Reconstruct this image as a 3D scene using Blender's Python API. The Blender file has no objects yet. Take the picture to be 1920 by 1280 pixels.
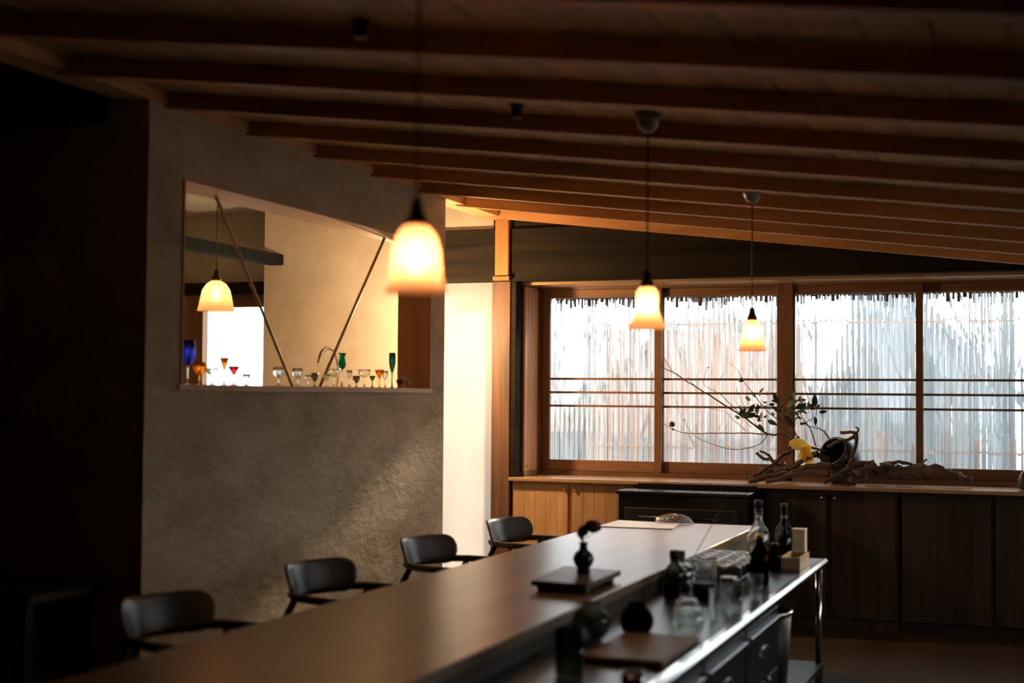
import bpy, bmesh, math, random
from mathutils import Vector, Matrix, Quaternion
random.seed(7)
sc = bpy.context.scene
C = sc.collection
EYE = 1.53

# ------------------------------------------------------------------ camera
F = 2667.0
RIGHT = Vector((0.93755614, 0.34775068, 0.00761228))
DOWN = Vector((-0.00595779, 0.03793644, -0.99926239))
FWD = Vector((-0.34778295, 0.93681924, 0.03763936))
cam_d = bpy.data.cameras.new('camera')
cam = bpy.data.objects.new('camera', cam_d)
C.objects.link(cam)
_u, _b = -DOWN, -FWD
cam.matrix_world = Matrix(((RIGHT.x, _u.x, _b.x, 0), (RIGHT.y, _u.y, _b.y, 0), (RIGHT.z, _u.z, _b.z, EYE), (0, 0, 0, 1)))
cam_d.sensor_width = 36
cam_d.lens = 50
cam_d.clip_start = 0.05
cam_d.dof.use_dof = True
cam_d.dof.focus_distance = 10.2
cam_d.dof.aperture_fstop = 1.5
sc.camera = cam

def ray(px, py):
    a, b = px - 960.0, py - 640.0
    return RIGHT * a + DOWN * b + FWD * F
def on_x(px, py, X):
    r = ray(px, py); return Vector((0, 0, EYE)) + r * (X / r.x)
def on_y(px, py, Y):
    r = ray(px, py); return Vector((0, 0, EYE)) + r * (Y / r.y)
def on_z(px, py, Z):
    r = ray(px, py); return Vector((0, 0, EYE)) + r * ((Z - EYE) / r.z)

# ------------------------------------------------------------------ sky, sun, exposure
w = bpy.data.worlds.new('world'); sc.world = w; w.use_nodes = True
bg = w.node_tree.nodes['Background']
bg.inputs[0].default_value = (0.90, 0.96, 1.0, 1)
bg.inputs[1].default_value = 5.0
sun_d = bpy.data.lights.new('sun', 'SUN')
sun = bpy.data.objects.new('sun', sun_d); C.objects.link(sun)
sun.location = (-8, 18, 9)
SUN_DIR = Vector((-0.27, -0.84, -0.36)).normalized()
sun.rotation_euler = SUN_DIR.to_track_quat('-Z', 'Y').to_euler()
sun_d.energy = 9.0
sun_d.color = (1.0, 0.80, 0.58)
sun_d.angle = math.radians(3.0)
vs = sc.view_settings
vs.view_transform = 'Standard'; vs.look = 'None'; vs.gamma = 1.0; vs.exposure = 0.0
vs.use_curve_mapping = False
cy = sc.cycles
cy.max_bounces = 16; cy.diffuse_bounces = 6; cy.glossy_bounces = 6
cy.transmission_bounces = 14; cy.transparent_max_bounces = 24
cy.sample_clamp_indirect = 12.0
cy.blur_glossy = 0.6

# ------------------------------------------------------------------ materials
def new_mat(name):
    m = bpy.data.materials.new(name); m.use_nodes = True
    nt = m.node_tree
    for n in list(nt.nodes):
        if n.type != 'OUTPUT_MATERIAL': nt.nodes.remove(n)
    return m, nt, nt.nodes['Material Output']

def ramp(nt, fac, c1, c2, p1=0.3, p2=0.7):
    r = nt.nodes.new('ShaderNodeValToRGB')
    r.color_ramp.elements[0].position = p1; r.color_ramp.elements[1].position = p2
    r.color_ramp.elements[0].color = (*c1, 1); r.color_ramp.elements[1].color = (*c2, 1)
    nt.links.new(fac, r.inputs[0]); return r.outputs[0]

def coords(nt, scale, rnd=True):
    tc = nt.nodes.new('ShaderNodeTexCoord'); mp = nt.nodes.new('ShaderNodeMapping')
    mp.inputs['Scale'].default_value = scale
    nt.links.new(tc.outputs['Object'], mp.inputs[0])
    if rnd:
        oi = nt.nodes.new('ShaderNodeObjectInfo')
        ad = nt.nodes.new('ShaderNodeVectorMath'); ad.operation = 'MULTIPLY_ADD'
        cb = nt.nodes.new('ShaderNodeCombineXYZ')
        for k in range(3): nt.links.new(oi.outputs['Random'], cb.inputs[k])
        ad.inputs[1].default_value = (37, 17, 53)
        nt.links.new(cb.outputs[0], ad.inputs[0]); nt.links.new(mp.outputs[0], ad.inputs[2])
        return ad.outputs[0]
    return mp.outputs[0]

def wood(name, c1, c2, axis='x', scale=6.0, rough=0.5, spec=0.4, bump=0.15):
    m, nt, out = new_mat(name)
    s = {'x': (0.35, 5, 5), 'y': (5, 0.35, 5), 'z': (5, 5, 0.35)}[axis]
    v = coords(nt, tuple(k * scale / 4 for k in s))
    n = nt.nodes.new('ShaderNodeTexNoise'); n.inputs['Scale'].default_value = 2.2
    n.inputs['Detail'].default_value = 8; n.inputs['Roughness'].default_value = 0.62; n.inputs['Distortion'].default_value = 0.6
    nt.links.new(v, n.inputs['Vector'])
    col = ramp(nt, n.outputs['Fac'], c1, c2, 0.32, 0.68)
    oi = nt.nodes.new('ShaderNodeObjectInfo'); hs = nt.nodes.new('ShaderNodeHueSaturation')
    mr = nt.nodes.new('ShaderNodeMapRange'); mr.inputs['To Min'].default_value = 0.8; mr.inputs['To Max'].default_value = 1.18
    nt.links.new(oi.outputs['Random'], mr.inputs['Value']); nt.links.new(mr.outputs[0], hs.inputs['Value'])
    nt.links.new(col, hs.inputs['Color'])
    p = nt.nodes.new('ShaderNodeBsdfPrincipled')
    nt.links.new(hs.outputs[0], p.inputs['Base Color'])
    p.inputs['Roughness'].default_value = rough; p.inputs['Specular IOR Level'].default_value = spec
    b = nt.nodes.new('ShaderNodeBump'); b.inputs['Strength'].default_value = bump; b.inputs['Distance'].default_value = 0.004
    nt.links.new(n.outputs['Fac'], b.inputs['Height']); nt.links.new(b.outputs[0], p.inputs['Normal'])
    nt.links.new(p.outputs[0], out.inputs[0]); return m

def plaster(name, c1, c2, scale=3.0, bump=0.5, dist=0.012, rough=0.9):
    m, nt, out = new_mat(name)
    v = coords(nt, (1, 0.5, 1), False)
    n = nt.nodes.new('ShaderNodeTexNoise'); n.inputs['Scale'].default_value = scale
    n.inputs['Detail'].default_value = 9; n.inputs['Roughness'].default_value = 0.68
    nt.links.new(v, n.inputs['Vector'])
    n2 = nt.nodes.new('ShaderNodeTexNoise'); n2.inputs['Scale'].default_value = scale * 9
    n2.inputs['Detail'].default_value = 6
    nt.links.new(v, n2.inputs['Vector'])
    col = ramp(nt, n.outputs['Fac'], c1, c2, 0.35, 0.65)
    p = nt.nodes.new('ShaderNodeBsdfPrincipled'); nt.links.new(col, p.inputs['Base Color'])
    p.inputs['Roughness'].default_value = rough; p.inputs['Specular IOR Level'].default_value = 0.2
    ad = nt.nodes.new('ShaderNodeMath'); ad.operation = 'MULTIPLY_ADD'; ad.inputs[1].default_value = 0.35
    nt.links.new(n2.outputs['Fac'], ad.inputs[0]); nt.links.new(n.outputs['Fac'], ad.inputs[2])
    b = nt.nodes.new('ShaderNodeBump'); b.inputs['Strength'].default_value = bump; b.inputs['Distance'].default_value = dist
    nt.links.new(ad.outputs[0], b.inputs['Height']); nt.links.new(b.outputs[0], p.inputs['Normal'])
    nt.links.new(p.outputs[0], out.inputs[0]); return m

def plain(name, c, rough=0.5, metal=0.0, spec=0.5, noise=0.12, coat=0.0):
    m, nt, out = new_mat(name)
    v = coords(nt, (8, 8, 8))
    n = nt.nodes.new('ShaderNodeTexNoise'); n.inputs['Scale'].default_value = 3; n.inputs['Detail'].default_value = 5
    nt.links.new(v, n.inputs['Vector'])
    col = ramp(nt, n.outputs['Fac'], tuple(k * (1 - noise) for k in c), tuple(min(1, k * (1 + noise)) for k in c))
    p = nt.nodes.new('ShaderNodeBsdfPrincipled'); nt.links.new(col, p.inputs['Base Color'])
    p.inputs['Roughness'].default_value = rough; p.inputs['Metallic'].default_value = metal
    p.inputs['Specular IOR Level'].default_value = spec; p.inputs['Coat Weight'].default_value = coat
    nt.links.new(p.outputs[0], out.inputs[0]); return m

def glass(name, c, clear=0.4, ior=1.45, rough=0.0):
    m, nt, out = new_mat(name)
    g = nt.nodes.new('ShaderNodeBsdfGlass'); g.inputs['Color'].default_value = (*c, 1)
    g.inputs['IOR'].default_value = ior; g.inputs['Roughness'].default_value = rough
    t = nt.nodes.new('ShaderNodeBsdfTransparent'); t.inputs['Color'].default_value = (*c, 1)
    mx = nt.nodes.new('ShaderNodeMixShader'); mx.inputs[0].default_value = clear
    nt.links.new(g.outputs[0], mx.inputs[1]); nt.links.new(t.outputs[0], mx.inputs[2])
    nt.links.new(mx.outputs[0], out.inputs[0]); return m

def paper(name, c, trans=0.75, clear=0.0):
    m, nt, out = new_mat(name)
    v = coords(nt, (1, 1, 1))
    n = nt.nodes.new('ShaderNodeTexNoise'); n.inputs['Scale'].default_value = 6; n.inputs['Detail'].default_value = 6
    nt.links.new(v, n.inputs['Vector'])
    col = ramp(nt, n.outputs['Fac'], tuple(k * 0.97 for k in c), c)
    t = nt.nodes.new('ShaderNodeBsdfTranslucent'); d = nt.nodes.new('ShaderNodeBsdfDiffuse')
    nt.links.new(col, t.inputs[0]); nt.links.new(col, d.inputs[0])
    mx = nt.nodes.new('ShaderNodeMixShader'); mx.inputs[0].default_value = trans
    nt.links.new(d.outputs[0], mx.inputs[1]); nt.links.new(t.outputs[0], mx.inputs[2])
    o = mx.outputs[0]
    if clear:
        tr = nt.nodes.new('ShaderNodeBsdfTransparent'); tr.inputs[0].default_value = (*c, 1)
        m2 = nt.nodes.new('ShaderNodeMixShader'); m2.inputs[0].default_value = clear
        nt.links.new(o, m2.inputs[1]); nt.links.new(tr.outputs[0], m2.inputs[2]); o = m2.outputs[0]
    nt.links.new(o, out.inputs[0]); return m

def emit(name, c, s):
    m, nt, out = new_mat(name)
    e = nt.nodes.new('ShaderNodeEmission'); e.inputs[0].default_value = (*c, 1); e.inputs[1].default_value = s
    nt.links.new(e.outputs[0], out.inputs[0]); return m

M = dict(
    rafter=wood('rafter_wood', (0.34, 0.155, 0.052), (0.50, 0.25, 0.09), 'x', 5, 0.6),
    board=wood('ceiling_board_wood', (0.42, 0.27, 0.14), (0.60, 0.42, 0.24), 'y', 4, 0.65),
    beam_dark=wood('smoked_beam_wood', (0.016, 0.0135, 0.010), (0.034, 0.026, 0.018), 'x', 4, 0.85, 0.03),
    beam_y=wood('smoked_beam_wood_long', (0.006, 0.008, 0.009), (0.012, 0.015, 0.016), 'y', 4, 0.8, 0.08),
    ledger=wood('ledger_wood', (0.42, 0.22, 0.09), (0.58, 0.34, 0.16), 'y', 4, 0.6),
    post=wood('old_post_wood', (0.07, 0.038, 0.020), (0.19, 0.095, 0.045), 'z', 6, 0.6, 0.4, 0.4),
    strut=wood('strut_wood', (0.30, 0.135, 0.03), (0.42, 0.20, 0.055), 'z', 4, 0.6),
    cedar=wood('cedar_board_wood', (0.50, 0.23, 0.095), (0.70, 0.38, 0.18), 'z', 5, 0.5, 0.4),
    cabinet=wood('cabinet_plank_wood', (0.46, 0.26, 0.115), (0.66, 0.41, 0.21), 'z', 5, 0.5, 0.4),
    cabinet_shaded=wood('shaded_cabinet_wood', (0.040, 0.025, 0.016), (0.075, 0.048, 0.030), 'z', 5, 0.6, 0.15),  # shaded copy of the cabinet planks: the shade is in the colour
    sill=wood('sill_wood', (0.36, 0.20, 0.09), (0.55, 0.34, 0.17), 'x', 4, 0.24, 0.9, 0.03),
    sash=wood('sash_wood', (0.12, 0.055, 0.022), (0.24, 0.115, 0.05), 'x', 5, 0.5),
    sash_v=wood('sash_stile_wood', (0.12, 0.055, 0.022), (0.24, 0.115, 0.05), 'z', 5, 0.5),
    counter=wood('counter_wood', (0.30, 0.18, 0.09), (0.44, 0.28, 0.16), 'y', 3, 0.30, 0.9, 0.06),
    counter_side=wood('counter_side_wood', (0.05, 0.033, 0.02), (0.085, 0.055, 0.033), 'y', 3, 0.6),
    frame=wood('opening_frame_wood', (0.45, 0.27, 0.14), (0.60, 0.40, 0.23), 'y', 4, 0.6),
    jamb=wood('opening_jamb_wood', (0.40, 0.20, 0.08), (0.55, 0.29, 0.13), 'z', 4, 0.6),
    bamboo=wood('bamboo_pole', (0.34, 0.22, 0.11), (0.50, 0.36, 0.20), 'z', 5, 0.45),
    chair=wood('chair_dark_wood', (0.045, 0.040, 0.034), (0.080, 0.070, 0.058), 'y', 5, 0.32, 1.0, 0.02),
    chair_leg=wood('chair_leg_wood', (0.020, 0.017, 0.014), (0.045, 0.038, 0.030), 'z', 5, 0.4, 0.5, 0.03),
    table=wood('side_table_wood', (0.03, 0.02, 0.014), (0.06, 0.04, 0.028), 'x', 5, 0.5),
    drift=wood('driftwood', (0.055, 0.036, 0.024), (0.15, 0.10, 0.068), 'x', 14, 0.75, 0.3, 0.8),
    twig=wood('twig_bark', (0.05, 0.03, 0.02), (0.11, 0.07, 0.045), 'x', 14, 0.7),
    tray=wood('tray_wood', (0.05, 0.032, 0.02), (0.10, 0.065, 0.04), 'x', 6, 0.4),
    pale=wood('pale_box_wood', (0.45, 0.32, 0.19), (0.60, 0.45, 0.28), 'x', 6, 0.55),
    chop=wood('cutting_board_wood', (0.30, 0.20, 0.12), (0.42, 0.30, 0.19), 'y', 6, 0.5),
    floor=wood('floor_wood', (0.035, 0.022, 0.014), (0.06, 0.04, 0.026), 'y', 3, 0.75, 0.15),
    floor_pale=plaster('passage_floor_stone', (0.42, 0.36, 0.28), (0.55, 0.48, 0.38), 2, 0.2, 0.004, 0.6),
    plaster=plaster('earthen_plaster', (0.34, 0.265, 0.175), (0.56, 0.45, 0.31), 2.6, 0.9, 0.032),
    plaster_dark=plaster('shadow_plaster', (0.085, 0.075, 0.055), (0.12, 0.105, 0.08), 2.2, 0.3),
    plaster_pale=plaster('pale_plaster', (0.42, 0.36, 0.275), (0.53, 0.47, 0.375), 2.0, 0.35, 0.008),
    black=plain('black_enamel', (0.012, 0.013, 0.014), 0.22, 0, 0.6),
    black_matt=plain('black_matt', (0.012, 0.012, 0.012), 0.6),
    steel=plain('brushed_steel', (0.62, 0.64, 0.66), 0.18, 1.0, 0.5, 0.05),
    edge_gleam=plain('edge_gleam_steel', (0.88, 0.90, 0.92), 0.14, 1.0, 0.5, 0.03),  # bright colour carries the gleam of the bench edge
    bench_top=plain('worn_steel_top', (0.035, 0.05, 0.06), 0.30, 1.0, 0.5, 0.25),
    steel_dull=plain('dull_steel', (0.055, 0.062, 0.066), 0.38, 1.0, 0.5, 0.1),
    brass=plain('brass', (0.75, 0.48, 0.18), 0.25, 1.0),
    grey_cup=plain('grey_ceramic', (0.16, 0.16, 0.15), 0.35),
    cord=plain('black_cord', (0.015, 0.013, 0.012), 0.6),
    cord_brown=plain('brown_socket', (0.05, 0.03, 0.02), 0.4),
    pot=plain('dark_pot_glaze', (0.035, 0.036, 0.034), 0.32),
    pot_inside=plain('black_pot_inside', (0.008, 0.010, 0.010), 0.5),
    vase=plain('dark_vase_glaze', (0.02, 0.024, 0.022), 0.18, 0, 0.6),
    bloom=plain('dark_bloom', (0.07, 0.035, 0.02), 0.7),
    leaf_green=plain('leaf_green', (0.05, 0.12, 0.045), 0.5),
    leaf_dark=plain('leaf_dark', (0.03, 0.05, 0.03), 0.5),
    leaf_yellow=paper('leaf_yellow', (0.85, 0.50, 0.08), 0.55),
    straw=plain('dry_grass', (0.45, 0.30, 0.12), 0.7),
    card=plain('white_card', (0.85, 0.82, 0.78), 0.45, 0, 0.4, 0.02),
    card_edge=plain('card_edge', (0.25, 0.12, 0.08), 0.6),
    carton=plain('pale_carton', (0.62, 0.54, 0.40), 0.7),
    shoji=paper('shoji_paper', (0.44, 0.415, 0.375), 0.5),
    reeded=glass('reeded_glass', (0.97, 0.985, 0.99), 0.36, 1.42),
    pane_flat=glass('flat_glass_face', (0.98, 0.99, 0.99), 0.95, 1.05),
    clear_pane=glass('clear_pane_glass', (0.98, 0.99, 0.99), 0.85, 1.45),
    g_clear=glass('clear_glass', (0.95, 0.97, 0.96), 0.18),
    g_smoke=glass('smoke_glass', (0.55, 0.56, 0.52), 0.4),
    g_blue=glass('blue_glass', (0.36, 0.42, 0.78), 0.35),
    g_amber=glass('amber_glass', (0.96, 0.68, 0.28), 0.35),
    g_red=glass('red_glass', (0.95, 0.42, 0.42), 0.35),
    g_green=glass('green_glass', (0.22, 0.56, 0.44), 0.35),
    g_teal=glass('teal_glass', (0.35, 0.58, 0.58), 0.35),
    g_brown=glass('brown_glass', (0.16, 0.06, 0.02), 0.3),
    liquid=glass('pale_liquid', (0.80, 0.78, 0.68), 0.3, 1.33),
    dark_liquid=plain('dark_liquid', (0.02, 0.018, 0.014), 0.15),
    shade=paper('frosted_lamp_glass', (1.0, 0.53, 0.26), 0.75, 0.12),
    bulb=emit('lamp_bulb_light', (1.0, 0.64, 0.37), 38.0),
    bulb_strong=emit('passage_bulb_light', (1.0, 0.64, 0.34), 1350.0),
    pale_board=paper('pale_fence_board', (0.62, 0.67, 0.70), 0.5),
    grey_board=plain('grey_fence_board', (0.28, 0.34, 0.38), 0.7),
    gravel=plaster('garden_gravel', (0.42, 0.40, 0.37), (0.60, 0.58, 0.54), 14, 0.6, 0.01),
    slat=paper('pale_reed', (0.80, 0.71, 0.67), 0.5),
    house=plaster('neighbour_stucco', (0.38, 0.42, 0.46), (0.46, 0.50, 0.54), 1.5, 0.2),
    house_rose=plaster('rose_stucco', (0.52, 0.45, 0.41), (0.62, 0.55, 0.50), 1.5, 0.2),
    roof=plain('grey_roof_metal', (0.26, 0.29, 0.32), 0.6),
    bark=plain('grey_bark', (0.24, 0.25, 0.26), 0.8),
    shrub=plain('garden_leaf', (0.10, 0.14, 0.09), 0.6),
    eave=wood('eave_wood', (0.08, 0.05, 0.035), (0.15, 0.10, 0.07), 'y', 4, 0.7),
)

# ------------------------------------------------------------------ mesh helpers
def finish(name, bm, mat, parent=None, smooth=False, loc=None):
    bmesh.ops.recalc_face_normals(bm, faces=bm.faces)
    me = bpy.data.meshes.new(name); bm.to_mesh(me); bm.free()
    me.materials.append(M[mat] if isinstance(mat, str) else mat)
    if smooth:
        for p in me.polygons: p.use_smooth = True
    o = bpy.data.objects.new(name, me); C.objects.link(o)
    if loc is not None: o.location = loc
    if parent is not None: o.parent = parent
    return o

def bevel(bm, w):
    if w > 0:
        bmesh.ops.bevel(bm, geom=list(bm.edges), offset=w, segments=1, affect='EDGES', profile=0.5)

def add_box(bm, x0, x1, y0, y1, z0, z1):
    vs = [bm.verts.new((x, y, z)) for z in (z0, z1) for y in (y0, y1) for x in (x0, x1)]
    for f in ((0, 1, 3, 2), (4, 6, 7, 5), (0, 4, 5, 1), (2, 3, 7, 6), (0, 2, 6, 4), (1, 5, 7, 3)):
        bm.faces.new([vs[i] for i in f])

def box(name, b, mat, parent=None, bev=0.0):
    """b = x0,x1,y0,y1,z0,z1 in world metres; the origin goes to the box centre unless parented to an Empty at its own place"""
    x0, x1, y0, y1, z0, z1 = b
    c = Vector(((x0 + x1) / 2, (y0 + y1) / 2, (z0 + z1) / 2))
    bm = bmesh.new(); add_box(bm, x0 - c.x, x1 - c.x, y0 - c.y, y1 - c.y, z0 - c.z, z1 - c.z)
    bevel(bm, bev)
    o = finish(name, bm, mat)
    put(o, c, parent); return o

def world_of(o):
    v = Vector((0, 0, 0)); 
    m = Matrix.Identity(4)
    while o is not None:
        m = (Matrix.Translation(o.location) @ o.rotation_euler.to_matrix().to_4x4()) @ m
        o = o.parent
    return m

def put(o, c, parent):
    if parent is not None:
        o.parent = parent
        o.location = world_of(parent).inverted() @ Vector(c)
    else:
        o.location = c

def tag(o, label, cat, group=None):
    o['label'] = label; o['category'] = cat
    if group: o['group'] = group
    return o
def struct(o, label=None):
    o['kind'] = 'structure'
    if label: o['label'] = label
    return o
def empty(name, loc, rz=0.0, parent=None):
    o = bpy.data.objects.new(name, None); C.objects.link(o); o.empty_display_size = 0.1
    o.rotation_euler = (0, 0, rz)
    if parent is not None: put(o, loc, parent)
    else: o.location = loc
    return o

def lathe_bm(profile, seg=24, bm=None, off=(0, 0, 0)):
    bm = bm or bmesh.new(); rings = []
    ox, oy, oz = off
    for r, z in profile:
        if r < 1e-5: rings.append([bm.verts.new((ox, oy, oz + z))])
        else: rings.append([bm.verts.new((ox + r * math.cos(2 * math.pi * k / seg), oy + r * math.sin(2 * math.pi * k / seg), oz + z)) for k in range(seg)])
    for a, b in zip(rings, rings[1:]):
        for k in range(seg):
            k2 = (k + 1) % seg
            if len(a) == 1 and len(b) == 1: continue
            if len(a) == 1: bm.faces.new((a[0], b[k], b[k2]))
            elif len(b) == 1: bm.faces.new((a[k], b[0], a[k2]))
            else: bm.faces.new((a[k], b[k], b[k2], a[k2]))
    return bm

def lathe(name, profile, mat, parent=None, loc=(0, 0, 0), seg=24, rot=None):
    o = finish(name, lathe_bm(profile, seg), mat, parent, True, loc)
    if rot: o.rotation_euler = rot
    return o

def tube_bm(pts, rad, seg=8, bm=None, jitter=0.0):
    bm = bm or bmesh.new(); pts = [Vector(p) for p in pts]
    n = len(pts)
    if not hasattr(rad, '__len__'): rad = [rad] * n
    rings = []; up = Vector((0, 0, 1))
    for i, p in enumerate(pts):
        t = (pts[min(i + 1, n - 1)] - pts[max(i - 1, 0)]).normalized()
        if abs(t.dot(up)) > 0.97: up = Vector((0, 1, 0)) if abs(t.y) < 0.9 else Vector((1, 0, 0))
        s = t.cross(up).normalized(); u = s.cross(t)
        ring = []
        for k in range(seg):
            a = 2 * math.pi * k / seg; r = rad[i] * (1 + random.uniform(-jitter, jitter))
            ring.append(bm.verts.new(p + s * (r * math.cos(a)) + u * (r * math.sin(a))))
        rings.append(ring)
    for a, b in zip(rings, rings[1:]):
        for k in range(seg):
            bm.faces.new((a[k], a[(k + 1) % seg], b[(k + 1) % seg], b[k]))
    bm.faces.new(rings[0][::-1]); bm.faces.new(rings[-1])
    return bm

def tube(name, pts, rad, mat, parent=None, seg=8, jitter=0.0):
    pts = [Vector(p) for p in pts]; c = pts[0].copy()
    o = finish(name, tube_bm([p - c for p in pts], rad, seg, None, jitter), mat, None, True)
    put(o, c, parent); return o

def smooth_path(pts, sub=5):
    pts = [Vector(p) for p in pts]; out = []
    for i in range(len(pts) - 1):
        p0 = pts[max(i - 1, 0)]; p1 = pts[i]; p2 = pts[i + 1]; p3 = pts[min(i + 2, len(pts) - 1)]
        for k in range(sub):
            t = k / sub
            out.append(0.5 * ((2 * p1) + (p2 - p0) * t + (2 * p0 - 5 * p1 + 4 * p2 - p3) * t * t + (3 * p1 - p0 - 3 * p2 + p3) * t ** 3))
    out.append(pts[-1]); return out

def hexa(name, v8, mat, parent=None):
    """v8: bottom four (ccw) then top four"""
    c = sum((Vector(v) for v in v8), Vector()) / 8
    bm = bmesh.new(); vs = [bm.verts.new(Vector(v) - c) for v in v8]
    for f in ((3, 2, 1, 0), (4, 5, 6, 7), (0, 1, 5, 4), (1, 2, 6, 5), (2, 3, 7, 6), (3, 0, 4, 7)):
        bm.faces.new([vs[i] for i in f])
    o = finish(name, bm, mat); put(o, c, parent); return o

def multi_box(name, boxes, mat):
    bm = bmesh.new()
    for b in boxes: add_box(bm, *b)
    return finish(name, bm, mat)

Z = lambda r: EYE + r                      # height relative to the eye -> world
XW, XWB = -3.62, -3.84                     # faces of the plaster wall
def zc(X): return Z(1.258 - 0.118 * (X + 3.62))   # underside of the rafters

# ------------------------------------------------------------------ structure
struct(multi_box('floor', [(-7.6, 1.3, -2.2, 10.2, -0.12, 0.0)], 'floor'), 'dark wooden floor')
box('passage_floor', (-7.4, -3.0, 8.55, 10.0, 0.0, 0.008), 'floor_pale', None); struct(bpy.data.objects['passage_floor'], 'pale stone floor of the passage')
OY0, OY1, OZ0, OZ1 = 5.47, 8.26, Z(0.037), Z(0.97)
WY0, WY1 = 5.2, 8.49
wl = struct(multi_box('wall_left', [
    (XWB, XW, WY0, WY1, 0, OZ0 - 0.03), (XWB, XW, WY0, WY1, OZ1, Z(1.27)),
    (XWB, XW, WY0, OY0, OZ0 - 0.03, OZ1), (XWB, XW, OY1, WY1, OZ0 - 0.03, OZ1)], 'plaster'), 'rough earthen plaster wall with a wide opening')
box('ledge_board', (XWB - 0.01, XW + 0.012, OY0 - 0.02, OY1 + 0.02, OZ0 - 0.03, OZ0), 'frame', wl, 0.003)
box('head_board', (XWB, XW + 0.006, OY0, OY1, OZ1 - 0.012, OZ1), 'frame', wl)
box('jamb_board', (XWB, XW + 0.008, OY1 - 0.012, OY1, OZ0, OZ1 - 0.012), 'jamb', wl)
box('jamb_board', (XWB, XW + 0.008, OY0, OY0 + 0.012, OZ0, OZ1 - 0.012), 'jamb', wl)
box('corner_strip', (XW - 0.004, XW + 0.008, WY0 - 0.008, WY0 + 0.012, 0, Z(1.25)), 'frame', wl, 0.002)
struct(multi_box('wall_left_return', [(-7.5, XWB - 0.0005, WY0, WY0 + 0.16, 0, Z(1.175))], 'plaster'), 'dark plaster wall facing the room at the left')
struct(multi_box('wall_far_left', [(-7.6, -7.5, 5.3, 10.2, 0, 3.5)], 'plaster_pale'))
struct(multi_box('wall_near_left', [(-7.6, -7.5, -2.1, 5.3, 0, 3.5)], 'beam_dark'))  # near part of the left wall coloured dark to stand for deep shade
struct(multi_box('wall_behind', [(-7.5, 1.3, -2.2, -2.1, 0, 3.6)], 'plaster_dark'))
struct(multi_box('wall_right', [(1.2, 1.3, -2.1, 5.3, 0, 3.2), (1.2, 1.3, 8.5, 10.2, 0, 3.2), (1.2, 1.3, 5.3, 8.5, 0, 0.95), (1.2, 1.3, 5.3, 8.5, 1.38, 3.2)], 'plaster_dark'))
w6 = empty('window_6', (1.25, 6.9, 0.95)); struct(w6, 'low strip window in the right wall')
for y in (5.3, 6.88, 8.46): box('stile', (1.22, 1.28, y, y + 0.04, 0.95, 1.38), 'sash_v', w6)
for y in (5.34, 6.92):
    for z in (0.95, 1.35): box('rail', (1.22, 1.28, y, y + 1.54, z, z + 0.03), 'sash', w6)
    box('pane', (1.246, 1.252, y, y + 1.54, 0.98, 1.35), 'clear_pane', w6)
# ledger on top of the wall
struct(box('trim_1', (-3.76, -3.60, -2.1, 9.60, Z(1.27), Z(1.40)), 'ledger'), 'long wall plate carrying the rafters')
# ceiling: roof deck, boards, rafters
cl = struct(hexa('ceiling', [(-3.9, -2.1, zc(-3.9) + 0.09), (1.25, -2.1, zc(1.25) + 0.09), (1.25, 9.72, zc(1.25) + 0.09), (-3.9, 9.72, zc(-3.9) + 0.09),
                      (-3.9, -2.1, zc(-3.9) + 0.16), (1.25, -2.1, zc(1.25) + 0.16), (1.25, 9.72, zc(1.25) + 0.16), (-3.9, 9.72, zc(-3.9) + 0.16)], 'board'), 'low sloping ceiling of pale boards over exposed rafters')
nb = 28; bw = (1.2 + 3.86) / nb
for k in range(nb):
    x0 = -3.86 + k * bw; x1 = x0 + bw - 0.006; t = 0.068 + random.uniform(-0.003, 0.003)
    hexa('ceiling_board', [(x0, -2.1, zc(x0) + t), (x1, -2.1, zc(x1) + t), (x1, 9.7, zc(x1) + t), (x0, 9.7, zc(x0) + t),
                           (x0, -2.1, zc(x0) + 0.088), (x1, -2.1, zc(x1) + 0.088), (x1, 9.7, zc(x1) + 0.088), (x0, 9.7, zc(x0) + 0.088)], 'board', cl)
RW = 0.06
for k in range(-5, 12):
    y1 = 3.31 + 0.688 * k if k < 9 else 9.46
    if k > 9: break
    y0 = y1 - RW; xa, xb = -3.66, 1.2
    hexa('rafter', [(xa, y0, zc(xa)), (xb, y0, zc(xb)), (xb, y1, zc(xb)), (xa, y1, zc(xa)),
                    (xa, y0, zc(xa) + 0.068), (xb, y0, zc(xb) + 0.068), (xb, y1, zc(xb) + 0.068), (xa, y1, zc(xa) + 0.068)], 'rafter', cl)
struct(multi_box('ceiling_side_room', [(-7.5, -3.86, 5.3, 10.1, Z(1.47), Z(1.55))], 'plaster_pale'))
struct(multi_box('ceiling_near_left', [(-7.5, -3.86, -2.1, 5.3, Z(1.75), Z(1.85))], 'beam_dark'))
struct(multi_box('loft_sky_stop', [(-3.93, -3.865, -2.1, 10.1, Z(1.40), Z(1.86))], 'black_matt'))  # added to stop sky light leaking through the gap between the ceilings
struct(multi_box('loft_void', [(-7.5, -3.86, 5.30, 5.36, Z(1.175), Z(1.75))], 'black_matt'))  # black sheet in place of the deep shade above the return wall
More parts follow.
